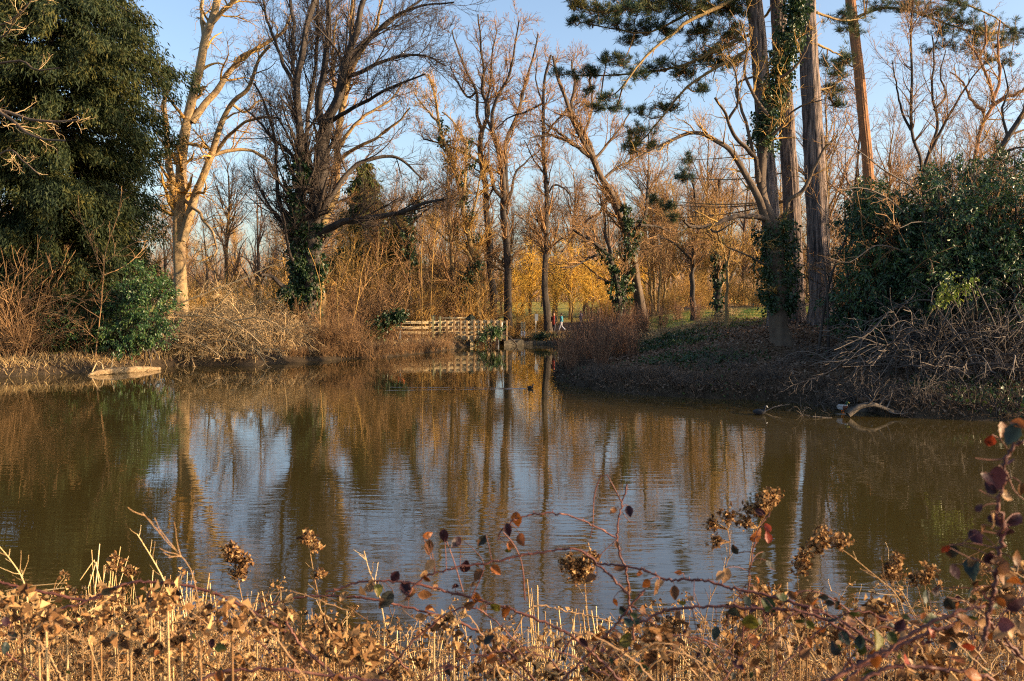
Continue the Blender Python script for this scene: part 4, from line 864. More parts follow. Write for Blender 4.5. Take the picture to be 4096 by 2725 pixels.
# dark timber screens on the far side with the round rail between
sA, sB, sC, sD = bx(434.5), bx(440.5), bx(470), bx(480)
zT2 = 2.62
obj('screen', Geo().box(((sA + sB) / 2, 2.12, 2.05), (sB - sA - .13, .06, 1.05)).mesh('screen', False), M['darkwood'], bridge)
n = 9; prof = [(sC - .05, 1.5)] + [(sC + .62 * (1 - math.cos(v)), 1.95 + .66 * math.sin(v)) for v in np.linspace(0, PI / 2, n)] + [(sD - .42, 2.62), (sD - .42, 1.5)]
Vv = np.array([[x, y, z] for y in (2.09, 2.15) for x, z in prof]); k = len(prof)
f4 = np.array([[q, (q + 1) % k, (q + 1) % k + k, q + k] for q in range(k)])
obj('screen', mesh_np('screen', Vv, [f4, np.arange(k)[None, ::-1], np.arange(k, 2 * k)[None]], False), M['darkwood'], bridge)
prof = [(sD - .40, 1.5), (sD - .40, 2.62)] + [(sD - .40 + .46 * math.sin(v), 2.0 + .62 * math.cos(v)) for v in np.linspace(.25, PI / 2, n)] + [(sD + .06, 1.5)]
Vv = np.array([[x, y, z] for y in (2.05, 2.16) for x, z in prof]); k = len(prof)
f4 = np.array([[q, (q + 1) % k, (q + 1) % k + k, q + k] for q in range(k)])
obj('end_panel', mesh_np('end_panel', Vv, [f4, np.arange(k)[None, ::-1], np.arange(k, 2 * k)[None]], False), M['mossywood'], bridge)
obj('round_rail', Geo().tube([[sB + .1, 2.12, 2.30], [(sB + sC) / 2, 2.12, 2.29], [sC + .1, 2.12, 2.31]], [.07, .07, .065], 10, caps=True).mesh('round_rail'), M['wood'], bridge)
obj('rail_post', Geo().box((bx(454.5), 2.25, 1.7), (.11, .1, 1.5)).mesh('rail_post', False), M['mossywood'], bridge)
obj('notice', Geo().box((bx(501.3), -.145, ZT - .36), (.17, .015, .42)).mesh('notice', False), M['white'], bridge)
obj('notice', Geo().box((bx(483), -.03, ZF + .16), (.28, .02, .34)).mesh('notice', False), M['white'], bridge)
obj('abutment', Geo().box((bx(461), 1.0, -.1), (bx(476) - bx(448), 1.7, 1.05)).mesh('abutment', False), M['concrete'], bridge)
obj('pier', Geo().box((bx(471.5), .12, .0), (.26, .34, 1.02)).mesh('pier', False), M['wood'], bridge)
obj('abutment', Geo().box((bx(514), 1.0, -.1), (1.7, 1.9, 1.1)).mesh('abutment', False), M['concrete'], bridge)
# stone edging of the path bank
wa, wb = W(519, 345.2), W(557, 344.6)
g = Geo(); nb = 11
for q in range(nb):
    t_ = (q + .5) / nb; g.box((wa[0] + (wb[0] - wa[0]) * t_, wa[1] + (wb[1] - wa[1]) * t_ + .25 + rng.normal(0, .02), .02 + rng.normal(0, .02)), ((wb[0] - wa[0]) / nb - .03, .5, .62), rng.normal(0, .02))
tag(obj('stone_edging', g.mesh('stone_edging', False), M['stone']), 'low stone edging along the water under the path', 'edging')
# ------------------------------------------------------------------ posts and signs
g0 = G(523, 80.6)
t = thing('marker_post', 'short pair of pale timber marker posts with white notices on the path bank', 'post', g0)
for dx in (-.11, .13):
    obj('post', Geo().box((dx, 0, .72), (.16, .12, 1.5)).mesh('post', False), M['wood'], t)
    obj('notice', Geo().box((dx, -.07, .34), (.15, .015, .55)).mesh('notice', False), M['white'], t)
g0 = G(535.5, 82)
t = thing('sign_post', 'thin grey post with a small blue-grey sign plate near the walkers', 'sign', g0, .9)
obj('post', Geo().tube([[0, 0, -.2], [.03, 0, 1.0], [.07, 0, 1.75]], [.035, .035, .035], 10, caps=True).mesh('post'), M['metal'], t)
obj('sign_plate', Geo().box((.07, -.045, 1.58), (.50, .02, .62)).mesh('sign_plate', False), M['signblue'], t)
g0 = P(400, 340, 70.5); g0[2] = hz(g0[0], g0[1])
t = thing('lifebuoy_stand', 'pale post with an orange lifebuoy, half hidden under the ivy bough', 'lifebuoy', g0)
obj('post', Geo().box((0, 0, .75), (.09, .09, 1.9)).mesh('post', False), M['metal'], t)
th = np.linspace(0, 2 * PI, 29); ring = np.stack([.30 * np.cos(th), -.10 + 0 * th, 1.72 + .36 * np.sin(th)], -1)
obj('lifebuoy', Geo().tube(ring, np.full(29, .065), 10).mesh('lifebuoy'), M['orange'], t)
# ------------------------------------------------------------------ logs
a, b = W(90, 375.2), W(162, 369.5)
la = thing('fallen_log', 'pale bleached fallen log half in the water at the left bank', 'log', (a[0], a[1] - .3, .04))
d = np.array([b[0] - a[0], b[1] - a[1]]); pts = np.array([[0, 0, -.02], [d[0] * .12, d[1] * .1, .07], [d[0] * .35, d[1] * .3, .13], [d[0] * .65, d[1] * .6, .10], [d[0] * .9, d[1] * .88, .05], [d[0], d[1], .03]])
obj('trunk', Geo().tube(crom(pts, 24), np.interp(np.linspace(0, 1, 24), [0, .1, .35, .7, 1], [.04, .13, .19, .17, .09]) * (1 + .08 * rng.normal(size=24)), 18, .07, caps=True, ridge=.06).mesh('trunk'), M['log'], la)
g = Geo()
for x, h_, dx in ((.05, .9, .5), (.2, .7, -.3), (.3, 1.1, .15)): g.tube(crom([[d[0] * x, d[1] * x + .1, .15], [d[0] * x + dx * .5, d[1] * x + .2, .15 + h_ * .6], [d[0] * x + dx, d[1] * x + .1, .15 + h_ * .75]], 7), np.linspace(.045, .015, 7), 5)
obj('stubs', g.mesh('stubs'), M['twig_pale'], la)
lr = [(848, 415), (858, 408), (868, 404.5), (880, 407), (893, 411), (915, 415), (935, 419)]
A, R = limbs([(lr, 6.0, 2.0, .4)], 32.6); ob = P(848, 415, 32.6); ob[2] = 0
t = thing('fallen_branch', 'thick grey arched fallen branch lying at the water edge on the right', 'branch', ob)
obj('trunk', Geo().tube(A, R, 12, .05).mesh('trunk', True, ob), M['greylog'], t)
p1, r1 = grow(A, R, 5, .2, 1.6, .8, .16, .14, .5, n=8, rmin=.013); p2, r2 = grow(p1, r1, 3, .1, .7, .7, .2, .05, .6, n=5, rmin=.009)
obj('twigs', Geo().tube(p1, r1, 5).tube(p2, r2, 3).mesh('twigs', True, ob), M['grey_twig'], t)
A, R = limbs([([(762, 413), (772, 408), (782, 404.5)], 1.2, .7, .3), ([(766, 411), (775, 407), (790, 404)], .9, .5, -.2)], 34); ob = P(762, 413, 34); ob[2] = 0
t = thing('fallen_branch', 'thin crooked branch rising from the water beside the coot by the right bank', 'branch', ob)
obj('twigs', Geo().tube(A, R, 6).mesh('twigs', True, ob), M['grey_twig'], t)
A, R = limbs([([(812, 416), (820, 417.5), (832, 418)], 1.6, 1.0, 0)], 32.5); A[..., 2] = np.linspace(.05, -.005, 14)[None]; ob = A[0, 0].copy()
t = thing('floating_stick', 'pale stick floating in the water left of the mallard pair', 'stick', ob); obj('stick', Geo().tube(A, R, 8, caps=True).mesh('stick', True, ob), M['greylog'], t)
# willow-like shrub with long limbs hanging over the left bank
ov = [([(172, 352), (159, 317), (204, 294), (240, 280), (273, 265)], 2.6, 1.0, -1), ([(165, 355), (185, 338), (204, 319), (222, 302), (236, 286)], 2.8, 1.0, -2), ([(140, 330), (160, 316), (190, 316), (217, 317), (242, 327), (262, 345)], 2.4, .9, -3),
      ([(140, 318), (172, 327), (204, 345), (223, 358)], 2.0, .8, -3), ([(172, 356), (195, 335), (230, 322), (262, 318), (285, 330)], 2.6, .8, -2), ([(180, 356), (215, 330), (250, 308), (272, 300), (288, 310)], 2.4, .8, -1),
      ([(150, 345), (135, 352), (125, 362), (118, 370)], 1.6, .7, -2), ([(127, 345), (150, 325), (170, 312)], 2, .8, -2), ([(172, 353), (200, 345), (230, 340), (255, 350), (265, 362)], 2, .7, -3), ([(176, 350), (190, 357), (197, 372)], 1.6, .8, -3)]
bare_tree('overhanging_willow', 'pale bare shrub with long limbs arching over the water beside the green bush', 57.5, ov, (172, 352), 'twig_pale', 'twig_pale',
          [(2.6, .15, 1.7, .75, .16, .02, .5), (3.4, .08, .9, .7, .2, -.02, .6), (4, .05, .45, .7, .22, 0, .7)], k=8, cat='shrub')
lt = [([(95, 355), (100, 320), (103, 285), (106, 250), (118, 215), (122, 190)], 1.2, .5, 0), ([(104, 280), (90, 240), (80, 215), (78, 195)], .8, .4, 0), ([(105, 262), (130, 245), (160, 232), (180, 220)], .8, .4, -1), ([(104, 275), (125, 266), (148, 245)], 1, .5, 1), ([(100, 318), (70, 300), (45, 296), (20, 302)], .9, .4, -1), ([(97, 340), (75, 322), (50, 312)], .9, .4, -1)]
bare_tree('sapling', 'slender pale bare tree standing against the dark conifer', 52.5, lt, (95, 355), 'twig', 'twig', [(2.2, .1, 1.5, .75, .18, .05, .6), (2.6, .1, .7, .7, .2, .05, .7)], k=7)
# ------------------------------------------------------------------ living things: one fused surface each
def fuse(name, geo, voxel, m, parent, colour=None, smooth_it=2):
    me = geo.mesh(name + '_raw'); o = bpy.data.objects.new(name, me); C.objects.link(o)
    md = o.modifiers.new('r', 'REMESH'); md.mode = 'VOXEL'; md.voxel_size = voxel; md.use_smooth_shade = True
    if smooth_it: sm = o.modifiers.new('s', 'SMOOTH'); sm.factor = .5; sm.iterations = smooth_it
    dg = bpy.context.evaluated_depsgraph_get(); dg.update(); m2 = bpy.data.meshes.new_from_object(o.evaluated_get(dg)); o.modifiers.clear(); o.data = m2; m2.name = name
    bpy.data.meshes.remove(me)
    if colour is not None:
        n = len(m2.vertices); co_ = np.empty(n * 3, np.float32); m2.vertices.foreach_get('co', co_); cc = np.ones((n, 4), np.float32); cc[:, :3] = colour(co_.reshape(-1, 3))
        a = m2.color_attributes.new('tint', 'FLOAT_COLOR', 'POINT'); a.data.foreach_set('color', cc.ravel())
    m2.materials.clear(); m2.materials.append(m); o.parent = parent
    return o
def pick(n, base): return np.tile(np.asarray(base, np.float32), (n, 1))
def duck(name, label, loc, rz, kind, floating):
    t = thing(name, label, 'duck' if kind != 'coot' else 'coot', loc, rz)
    z0 = .075 if floating else .20
    g = Geo(); g.tube(crom([[-.27, 0, z0 + .05], [-.20, 0, z0 + .03], [-.08, 0, z0 + .02], [.06, 0, z0 + .02], [.15, 0, z0 + .05], [.18, 0, z0 + .08]], 12), [.012, .045, .08, .10, .112, .115, .115, .11, .10, .085, .065, .04], 14, caps=True)
    g.tube(crom([[.13, 0, z0 + .06], [.17, 0, z0 + .13], [.17, 0, z0 + .19], [.19, 0, z0 + .225]], 8), [.075, .06, .05, .044, .042, .042, .043, .04], 12, caps=True)
    g.ell((.195, 0, z0 + .225), (.052, .04, .042))
    for s in (-1, 1): g.ell((-.05, s * .085, z0 + .045), (.16, .035, .06))
    def col(c):
        n = len(c); x, y, z = c.T; z = z - z0
        if kind == 'drake':
            o = pick(n, (.42, .43, .46)); o[(x > .07)] = (.13, .05, .03); o[z > .12] = (.02, .06, .035); o[(z > .105) & (z < .13) & (x > .08)] = (.75, .75, .72)
            o[(x < -.17)] = (.03, .03, .03); o[(np.abs(y) > .07) & (z > .03) & (x < .05)] = (.30, .27, .25)
        elif kind == 'hen':
            o = pick(n, (.15, .09, .05)); o[(np.sin(x * 90) * np.sin(y * 80 + z * 70)) > .2] = (.07, .04, .025)
        else: o = pick(n, (.022, .023, .028))
        return o
    fuse('body', g, .011, M['tinted'], t, col)
    bcol = {'drake': (.55, .45, .08), 'hen': (.40, .20, .06), 'coot': (.80, .78, .74)}[kind]
    L = .06 if kind != 'coot' else .04
    gb = Geo().tube(crom([[.235, 0, z0 + .222], [.26, 0, z0 + .212], [.235 + L, 0, z0 + .205]], 5), [.019, .017, .016, .015, .008], 10, caps=True)
    if kind == 'coot': gb.ell((.236, 0, z0 + .245), (.012, .017, .022))
    gb2 = gb.mesh('bill'); a = gb2.color_attributes.new('tint', 'FLOAT_COLOR', 'POINT'); a.data.foreach_set('color', np.tile([*bcol, 1], len(gb2.vertices)).astype(np.float32)); obj('bill', gb2, M['tinted'], t)
    ge = Geo()
    for s in (-1, 1): ge.ell((.212, s * .036, z0 + .235), (.007, .005, .007), 8, 5, (.01, .01, .01))
    obj('eyes', ge.mesh('eyes', True, colour=True), M['tinted'], t)
    if not floating:
        for s in (-1, 1):
            gl = Geo().tube([[.0, s * .045, z0 - .06], [-.005, s * .045, .08], [.0, s * .045, .012]], [.014, .009, .010], 8, col=(.75, .22, .04), caps=True)
            for a_ in (-.5, 0, .5): gl.tube([[0, s * .045, .012], [.055 * math.cos(a_), s * .045 + .055 * math.sin(a_), .006]], [.010, .006], 6, col=(.75, .22, .04), caps=True)
            gl.add([[0, s * .045, .008], [.05, s * .045 - .027, .006], [.06, s * .045, .006], [.05, s * .045 + .027, .006]], [np.array([[0, 1, 2, 3]])], (.75, .22, .04))
            obj('leg', gl.mesh('leg', True, colour=True), M['tinted'], t)
    return t
x, y = W(530.5, 388.6); duck('coot', 'black coot swimming to the right in the open channel', (x, y, 0), math.radians(4), 'coot', True).scale = (.6,) * 3
x, y = W(760, 414.5); duck('coot', 'dark coot swimming close under the shaded right bank', (x, y, 0), math.radians(-20), 'coot', True)
x, y = W(842.5, 414); 
zb = .03
duck('mallard', 'standing drake mallard with pale flanks and orange legs at the edge of the right bank', (x, y, zb), math.radians(-55), 'drake', False)
tag(obj('mud_stone', Geo().ell((x, y, -.05), (.35, .22, .085)).mesh('mud_stone'), M['stone']), 'low wet stone under the drake mallard', 'stone')
x, y = W(861, 413); duck('mallard', 'brown hen mallard sitting behind the arched fallen branch', (x + .25, y + .55, .20), math.radians(165), 'hen', False)
tag(obj('mud_bank', Geo().ell((x + .25, y + .62, .0), (.6, .4, .21)).mesh('mud_bank'), M['greylog']), 'low muddy hump that the brown hen mallard sits on', 'mud')
# wake of the swimming coot: two low ripples
x, y = W(528, 388.6); g = Geo()
for s in (-1, 1):
    p = crom([[x - .1, y + s * .06, 0], [x - 1.2, y + s * .2, 0], [x - 3.5, y + s * .42, 0], [x - 7, y + s * .75, 0]], 40); hgt_ = np.linspace(.022, .010, 40) * (1 + .25 * np.sin(np.arange(40) * 1.3))
    V = np.stack([p + np.array([0, o, -.004]) + np.array([0, 0, 1.])[None] * (hgt_ * k_)[:, None] for o, k_ in ((-.13, 0), (-.07, .6), (0, 1), (.07, .6), (.13, 0))], 1).reshape(-1, 3)
    a_ = (np.arange(39)[:, None] * 5 + np.arange(4)[None]).ravel(); g.add(V, [np.stack([a_, a_ + 1, a_ + 6, a_ + 5], -1)])
wk = obj('water_ripple', g.mesh('water_ripple'), WM); wk['kind'] = 'structure'
# ------------------------------------------------------------------ people
def person(label, loc, rz, h, cols, coat, stride=.28, group=None, long_coat=False, hair_long=False):
    t = thing('person', label, 'person', loc, rz, group); s = h / 1.72; v = .013
    def q(*p): return np.array(p, float) * s
    hip, sh, hd = .92, 1.40, 1.60
    # legs: forward is +x, left is +y
    lf = [q(0, .09, hip), q(.10, .09, .50), q(stride * .75, .08, .09)]; lb = [q(0, -.09, hip), q(.0, -.09, .50), q(-stride, -.08, .13)]
    al = [q(0, .19, sh), q(-.07, .235, 1.13), q(.06, .23, .90)]; ar = [q(0, -.19, sh), q(.02, -.235, 1.13), q(.17, -.21, .93)]
    g = Geo(); head = Geo()
    for L in (lf, lb): g.tube(crom(L, 12), np.interp(np.linspace(0, 1, 12), [0, .5, .68, 1], [.082, .055, .052, .036]) * s, 12, caps=True); f = L[-1]; g.tube([f + q(-.05, 0, -.05), f + q(.06, 0, -.055), f + q(.16, 0, -.065)], [.045 * s, .042 * s, .028 * s], 10, caps=True)
    g.tube([q(0, 0, .88), q(0, 0, 1.0), q(0, 0, 1.12), q(.01, 0, 1.28), q(.0, 0, 1.42), q(.0, 0, 1.47)], np.array([.13, .14, .125, .145, .12, .06]) * s, 14, caps=True)
    g.ell(q(0, 0, 1.36), q(.10, .19, .09))
    for Lm in (al, ar): g.tube(crom(Lm, 10), np.linspace(.052, .030, 10) * s, 10, caps=True)
    g.tube([q(0, 0, 1.42), q(.01, 0, 1.50), q(.015, 0, 1.56)], np.array([.06, .052, .05]) * s, 10, caps=True)
    g.ell(q(.02, 0, hd + .035), q(.095, .075, .112)); g.ell(q(.05, 0, hd - .04), q(.06, .055, .055)); g.tube([q(.10, 0, hd + .045), q(.128, 0, hd + .005), q(.105, 0, hd - .01)], np.array([.012, .017, .012]) * s, 8, caps=True)
    g.ell(q(.098, 0, hd - .045), q(.012, .025, .008))
    for sd_ in (-1, 1): g.ell(q(.01, sd_ * .078, hd + .02), q(.022, .010, .032))
    for Lm, sd_ in ((al, 1), (ar, -1)):
        w_ = Lm[-1]; dv = norm(Lm[-1] - Lm[-2]); pl = w_ + dv * .055 * s; g.ell(pl, q(.038, .016, .05))
        for k_, (dx, ln) in enumerate(((-.026, .062), (-.009, .075), (.009, .07), (.025, .055))):
            a0 = pl + q(dx, 0, -.03); g.tube(crom([a0, a0 + dv * ln * .55 * s, a0 + dv * ln * s + q(.006, -sd_ * .012, 0)], 5), np.array([.010, .010, .009, .009, .007]) * s, 6, caps=True)
        g.tube(crom([w_ + dv * .03 * s + q(.03, 0, 0), w_ + dv * .06 * s + q(.048, -sd_ * .006, 0), w_ + dv * .085 * s + q(.046, -sd_ * .012, 0)], 5), np.array([.012, .011, .010, .009, .008]) * s, 6, caps=True)
    body = fuse('body', g, v * .8, M['tinted'], t, lambda c: pick(len(c), cols['skin']), 1)
    ge = Geo()
    for sd_ in (-1, 1): ge.ell(q(.104, sd_ * .03, hd + .04), q(.008, .012, .007), 8, 5, (.03, .025, .02))
    obj('eyes', ge.mesh('eyes', True, colour=True), M['tinted'], t)
    tr = Geo()
    for L in (lf, lb): tr.tube(crom(L, 12), np.interp(np.linspace(0, 1, 12), [0, .5, .68, 1], [.108, .078, .072, .068]) * s, 12, caps=True)
    tr.ell(q(0, 0, .93), q(.125, .165, .12)); fuse('trousers', tr, v, M['tinted'], t, lambda c: pick(len(c), cols['legs']), 1)
    sh_ = Geo()
    for L in (lf, lb): f = L[-1]; sh_.tube([f + q(-.07, 0, -.05), f + q(.06, 0, -.05), f + q(.185, 0, -.068)], np.array([.052, .052, .034]) * s, 10, caps=True)
    fuse('shoes', sh_, v, M['tinted'], t, lambda c: pick(len(c), cols['shoes']), 1)
    j = Geo(); low = .68 if long_coat else .88
    j.tube([q(.0, 0, low), q(0, 0, 1.0), q(0, 0, 1.12), q(.01, 0, 1.28), q(.0, 0, 1.42), q(.0, 0, 1.475)], np.array([.185 if long_coat else .165, .165, .155, .165, .135, .075]) * s, 16, caps=True)
    j.ell(q(0, 0, 1.36), q(.13, .215, .11))
    for Lm in (al, ar): j.tube(crom(Lm, 10), np.linspace(.075, .050, 10) * s, 10, caps=True)
    fuse('jacket', j, v, M['tinted'], t, coat, 1)
    hr = Geo().ell(q(.0, 0, hd + .065), q(.103, .088, .098)).ell(q(-.045, 0, hd + .01), q(.06, .08, .09))
    if hair_long: hr.tube([q(-.06, 0, hd + .05), q(-.085, 0, hd - .08), q(-.08, 0, hd - .2)], np.array([.07, .065, .03]) * s, 10, caps=True)
    fuse('hair', hr, v, M['tinted'], t, lambda c: pick(len(c), cols['hair']), 1)
    return t
def red_front(c):
    o = pick(len(c), (.012, .014, .02)); o[(np.abs(c[:, 1]) < .10) & (c[:, 0] > .02)] = (.32, .035, .02); return o
gp = G(554, 82.2); person('person in a dark open coat over red, walking along the path beside the slim tree', gp, math.radians(-108), 1.72, dict(skin=(.42, .24, .16), legs=(.03, .03, .045), shoes=(.03, .025, .02), hair=(.14, .05, .02)), red_front, group='walkers on the path', long_coat=True, hair_long=True)
gp = G(561.5, 82.6); person('person in a turquoise top and pale trousers, walking left with dark hair', gp, math.radians(165), 1.58, dict(skin=(.42, .24, .16), legs=(.34, .35, .42), shoes=(.22, .18, .13), hair=(.03, .02, .015)),
       lambda c: pick(len(c), (.03, .20, .29)), group='walkers on the path', stride=.34)
gp = G(581, 86); person('person in grey-blue clothes half hidden behind the red stems', gp, math.radians(175), 1.66, dict(skin=(.42, .24, .16), legs=(.06, .065, .10), shoes=(.03, .03, .03), hair=(.08, .06, .05)),
       lambda c: pick(len(c), (.13, .14, .24)), group='walkers on the path')
# ------------------------------------------------------------------ ground cover
def scatter(n, X0, X1, Y0, Y1, ok):
    x = rng.uniform(X0, X1, n); y = rng.uniform(Y0, Y1, n); k = ok(x, y); x, y = x[k], y[k]; return np.stack([x, y, height(x, y)], -1)
pen = lambda x, y: (sdist(x, y) > .1) & (x > 2.0 - (y - 49) * .0)
c = scatter(60000, 2, 34, 31, 66, pen); n = len(c); d = norm(unit(n) * np.array([1, 1, .45])); w_ = norm(np.cross(d, np.array([0, 0, 1.]) + unit(n) * .5)); c[:, 2] += .02 + rng.uniform(0, .04, n)
tag(obj('leaf_litter', Geo().rhombs(c, d, w_, rng.uniform(.10, .24, n), rng.uniform(.08, .17, n), fold=.25).mesh('leaf_litter', False), M['litter']), 'carpet of fallen brown leaves on the peninsula', None, None, 'stuff')
def patchy(c, s, th): return (np.sin(c[:, 0] * s + 1.3) + np.sin(c[:, 1] * s * 1.3 + c[:, 0] * .4) + rng.normal(0, .5, len(c))) > th
c = scatter(60000, 2, 30, 31, 58, lambda x, y: (sdist(x, y) > .05) & (sdist(x, y) < 9)); c = c[patchy(c, .75, .95)]; n = len(c)
d = norm(unit(n) + np.array([0, 0, .5])); w_ = norm(np.cross(d, unit(n))); c[:, 2] += rng.uniform(.03, .38, n) ** 1.3
tag(obj('ground_ivy', Geo().rhombs(c, d, w_, rng.uniform(.09, .2, n), rng.uniform(.08, .17, n), fold=.2).mesh('ground_ivy', False), M['ivy']), 'dark ivy and bramble leaves creeping over the peninsula bank', None, None, 'stuff')
def blades(c, hmin, hmax, lean, wd, g=None):
    n = len(c); hh = rng.uniform(hmin, hmax, n); d = norm(np.array([0, 0, 1.]) + unit(n) * lean); p1 = c + d * hh[:, None] * .5; d2 = norm(d + unit(n) * .4 + np.array([0, 0, -.35 * lean])); p2 = p1 + d2 * hh[:, None] * .5
    w_ = norm(np.cross(d, unit(n)))[:, :] * wd
    V = np.stack([c - w_, c + w_, p1 + w_ * .7, p1 - w_ * .7, p2], 1).reshape(-1, 3); i = np.arange(n)[:, None] * 5
    return (g or Geo()).add(V, [i + np.array([[0, 1, 2, 3]]), i + np.array([[3, 2, 4]])])
shore = lambda x, y: (sdist(x, y) > -.15) & (sdist(x, y) < 2.2)
c = scatter(90000, -46, -1, 44, 80, shore); c = c[(c[:, 0] < -19 + rng.normal(0, 2, len(c))) | (rng.random(len(c)) < .22)]; blades_l = blades(c[:26000], .2, .75, .75, .014)
c = scatter(60000, -5, 6, 76, 90, lambda x, y: (sdist(x, y) > -.05) & (sdist(x, y) < 2)); blades(c[:4500], .2, .55, .6, .02, blades_l)
tag(obj('dry_grass', blades_l.mesh('dry_grass', False), M['drygrass']), 'dry yellow grass fringing the far bank', None, None, 'stuff')
c = scatter(120000, 2, 30, 30, 56, lambda x, y: (sdist(x, y) > -.3) & (sdist(x, y) < 1.7)); 
tag(obj('sedge', blades(c[:24000], .2, .62, .8, .012).mesh('sedge', False), M['sedge']), 'grey dead grass hanging along the shaded water edge', None, None, 'stuff')
c = scatter(50000, 9, 30, 54, 82, lambda x, y: sdist(x, y) > 3); tag(obj('grass', blades(c[:26000], .08, .22, .5, .012).mesh('grass', False), M['grass']), 'green grass on the lawn behind the ivy tree', None, None, 'stuff')
c = scatter(40000, -48, -3, 48, 84, lambda x, y: sdist(x, y) > .2); n = len(c); d = norm(unit(n) * np.array([1, 1, .5])); w_ = norm(np.cross(d, np.array([0, 0, 1.]) + unit(n) * .5)); c[:, 2] += .03
tag(obj('leaf_litter', Geo().rhombs(c, d, w_, rng.uniform(.1, .25, n), rng.uniform(.08, .17, n), fold=.25).mesh('leaf_litter', False), M['litter']), 'fallen leaves under the left bank thicket', None, None, 'stuff')

# ------------------------------------------------------------------ near bank: reeds
def reeds(n, spans, y0, y1, top):
    px = np.concatenate([rng.normal(m, s, int(n * f)) for m, s, f in spans]); Yd = rng.uniform(y0, y1, len(px)); tp = rng.uniform(*top, len(px))
    b = np.stack([(px - CX) / F * Yd, Yd, np.full(len(px), -.25)], -1); zt = H - (tp - HY) / F * Yd; zt = np.clip(zt, .25, 1.35)
    d = norm(np.stack([rng.normal(0, .07, len(px)), rng.normal(0, .05, len(px)), np.ones(len(px))], -1)); L = (zt + .25)[:, None]
    p = np.stack([b + d * L * v + np.array([.0, 0, 0]) for v in np.linspace(0, 1, 4)], 1); p[:, 1:3] += rng.normal(0, .006, (len(px), 2, 3))
    return p, np.full((len(px), 4), .0075) * rng.uniform(.6, 1.25, (len(px), 1)) * np.array([1, 1, .95, .85])
def reed_clumps(spec):
    PP, RR = [], []
    for (x, Yc, wpx, num, top) in spec:
        px = rng.normal(x, wpx, num); Yd = Yc + rng.normal(0, .35, num); b = np.stack([(px - CX) / F * Yd, Yd, np.full(num, -.25)], -1)
        zt = H - (top - HY) / F * Yc; hh = np.clip(zt * rng.uniform(.35, 1.02, num), .15, 1.4) + .25; lean = np.array([rng.normal(0, .09), rng.normal(0, .05), 1.0])
        d = norm(lean + rng.normal(0, 1, (num, 3)) * np.array([.10, .08, 0])); p = np.stack([b + d * (hh * v)[:, None] for v in (0, .35, .7, 1)], 1); p[:, 1:3] += rng.normal(0, .008, (num, 2, 3))
        br = rng.random(num) < .10; q = norm(rng.normal(size=(num, 3)) * np.array([1, .6, .25]) + np.array([0, 0, -.25])); p[br, 3] = p[br, 2] + q[br] * (hh[br] * .4)[:, None]
        PP.append(p); RR.append(np.full((num, 4), .0075) * rng.uniform(.55, 1.3, (num, 1)) * np.array([1, 1, .95, .8]))
    return np.concatenate(PP), np.concatenate(RR)
spec = [(8, 10.2, 8, 16, 596), (35, 10.6, 12, 18, 604), (88, 11.4, 7, 26, 562), (97, 11.2, 6, 16, 568), (120, 10.8, 9, 18, 596), (150, 11, 7, 20, 574), (165, 10.6, 8, 18, 590), (186, 10.4, 7, 22, 588), (205, 10.6, 8, 18, 582), (232, 10.0, 7, 14, 606),
        (255, 9.9, 9, 16, 612), (282, 9.8, 8, 10, 606), (330, 9.7, 12, 12, 622), (375, 9.6, 10, 9, 634), (432, 9.7, 10, 12, 628), (470, 9.6, 9, 10, 640), (515, 9.6, 7, 12, 622), (535, 10.2, 8, 14, 590), (552, 9.8, 7, 12, 598), (578, 9.8, 8, 12, 600),
        (602, 9.6, 7, 12, 612), (640, 9.5, 10, 8, 630), (690, 9.4, 9, 10, 618), (735, 9.4, 9, 8, 630), (800, 9.4, 10, 12, 628), (850, 9.3, 9, 10, 636), (900, 9.3, 12, 10, 640), (960, 9.3, 12, 8, 640)]
spec += [(x, rng.uniform(8.7, 9.6), 9, int(rng.integers(6, 16)), rng.uniform(630, 668)) for x in rng.uniform(0, 700, 46)]
p, r = reed_clumps(spec)
g = Geo().tube(p, r, 6)
for (a, b_, c_) in (([(88, 588), (96, 562), (101, 598)], 11, .007), ([(5, 591), (30, 586), (66, 583)], 10.6, .008), ([(4, 597), (40, 591), (64, 588)], 10.4, .008), ([(62, 600), (30, 604), (12, 608)], 10.2, .007), ([(80, 580), (94, 560), (104, 590)], 11.2, .007)):
    q = np.array([P(x, y, b_) for x, y in a]); g.tube(np.array([q[0], q[1] * .99 + q[0] * .01, q[1], q[1] * .98 + q[2] * .02, q[2]]), np.full(5, c_), 6)
tag(obj('reeds', g.mesh('reeds'), M['reed']), 'pale cut reed stalks standing in the shallow water below the near bank', None, None, 'stuff')
# ------------------------------------------------------------------ near bank: the tangle of dead weeds
ex = np.array([-60, 0, 60, 116, 150, 250, 300, 350, 400, 450, 520, 560, 640, 700, 760, 830, 880, 940, 980, 1024, 1090])
ey = np.array([590, 592, 588, 582, 590, 600, 612, 610, 608, 618, 632, 640, 622, 612, 588, 582, 600, 612, 590, 560, 545])
def weed_stems(n, spread, dmin, dmax):
    px = rng.uniform(-50, 1075, n); Yd = dmin + (dmax - dmin) * rng.uniform(0, 1, n) ** .8; tp = np.interp(px, ex, ey) + 4 + np.abs(rng.normal(0, spread, n))
    gx = (px - CX) / F * Yd; gz = height(gx, Yd); zt = np.maximum(H - (tp - HY) / F * Yd, gz + .25); L = zt - gz
    m = 7; p = np.zeros((n, m, 3)); p[:, 0] = np.stack([gx, Yd, gz - .05], -1); d = norm(np.stack([rng.normal(0, .30, n), rng.normal(0, .2, n), np.ones(n)], -1))
    for q in range(1, m): d = norm(d + rng.normal(0, .17, (n, 3))); p[:, q] = p[:, q - 1] + d * ((L + .05) / (m - 1))[:, None]
    return p, np.linspace(1, .45, m)[None] * rng.uniform(.0028, .0048, (n, 1))
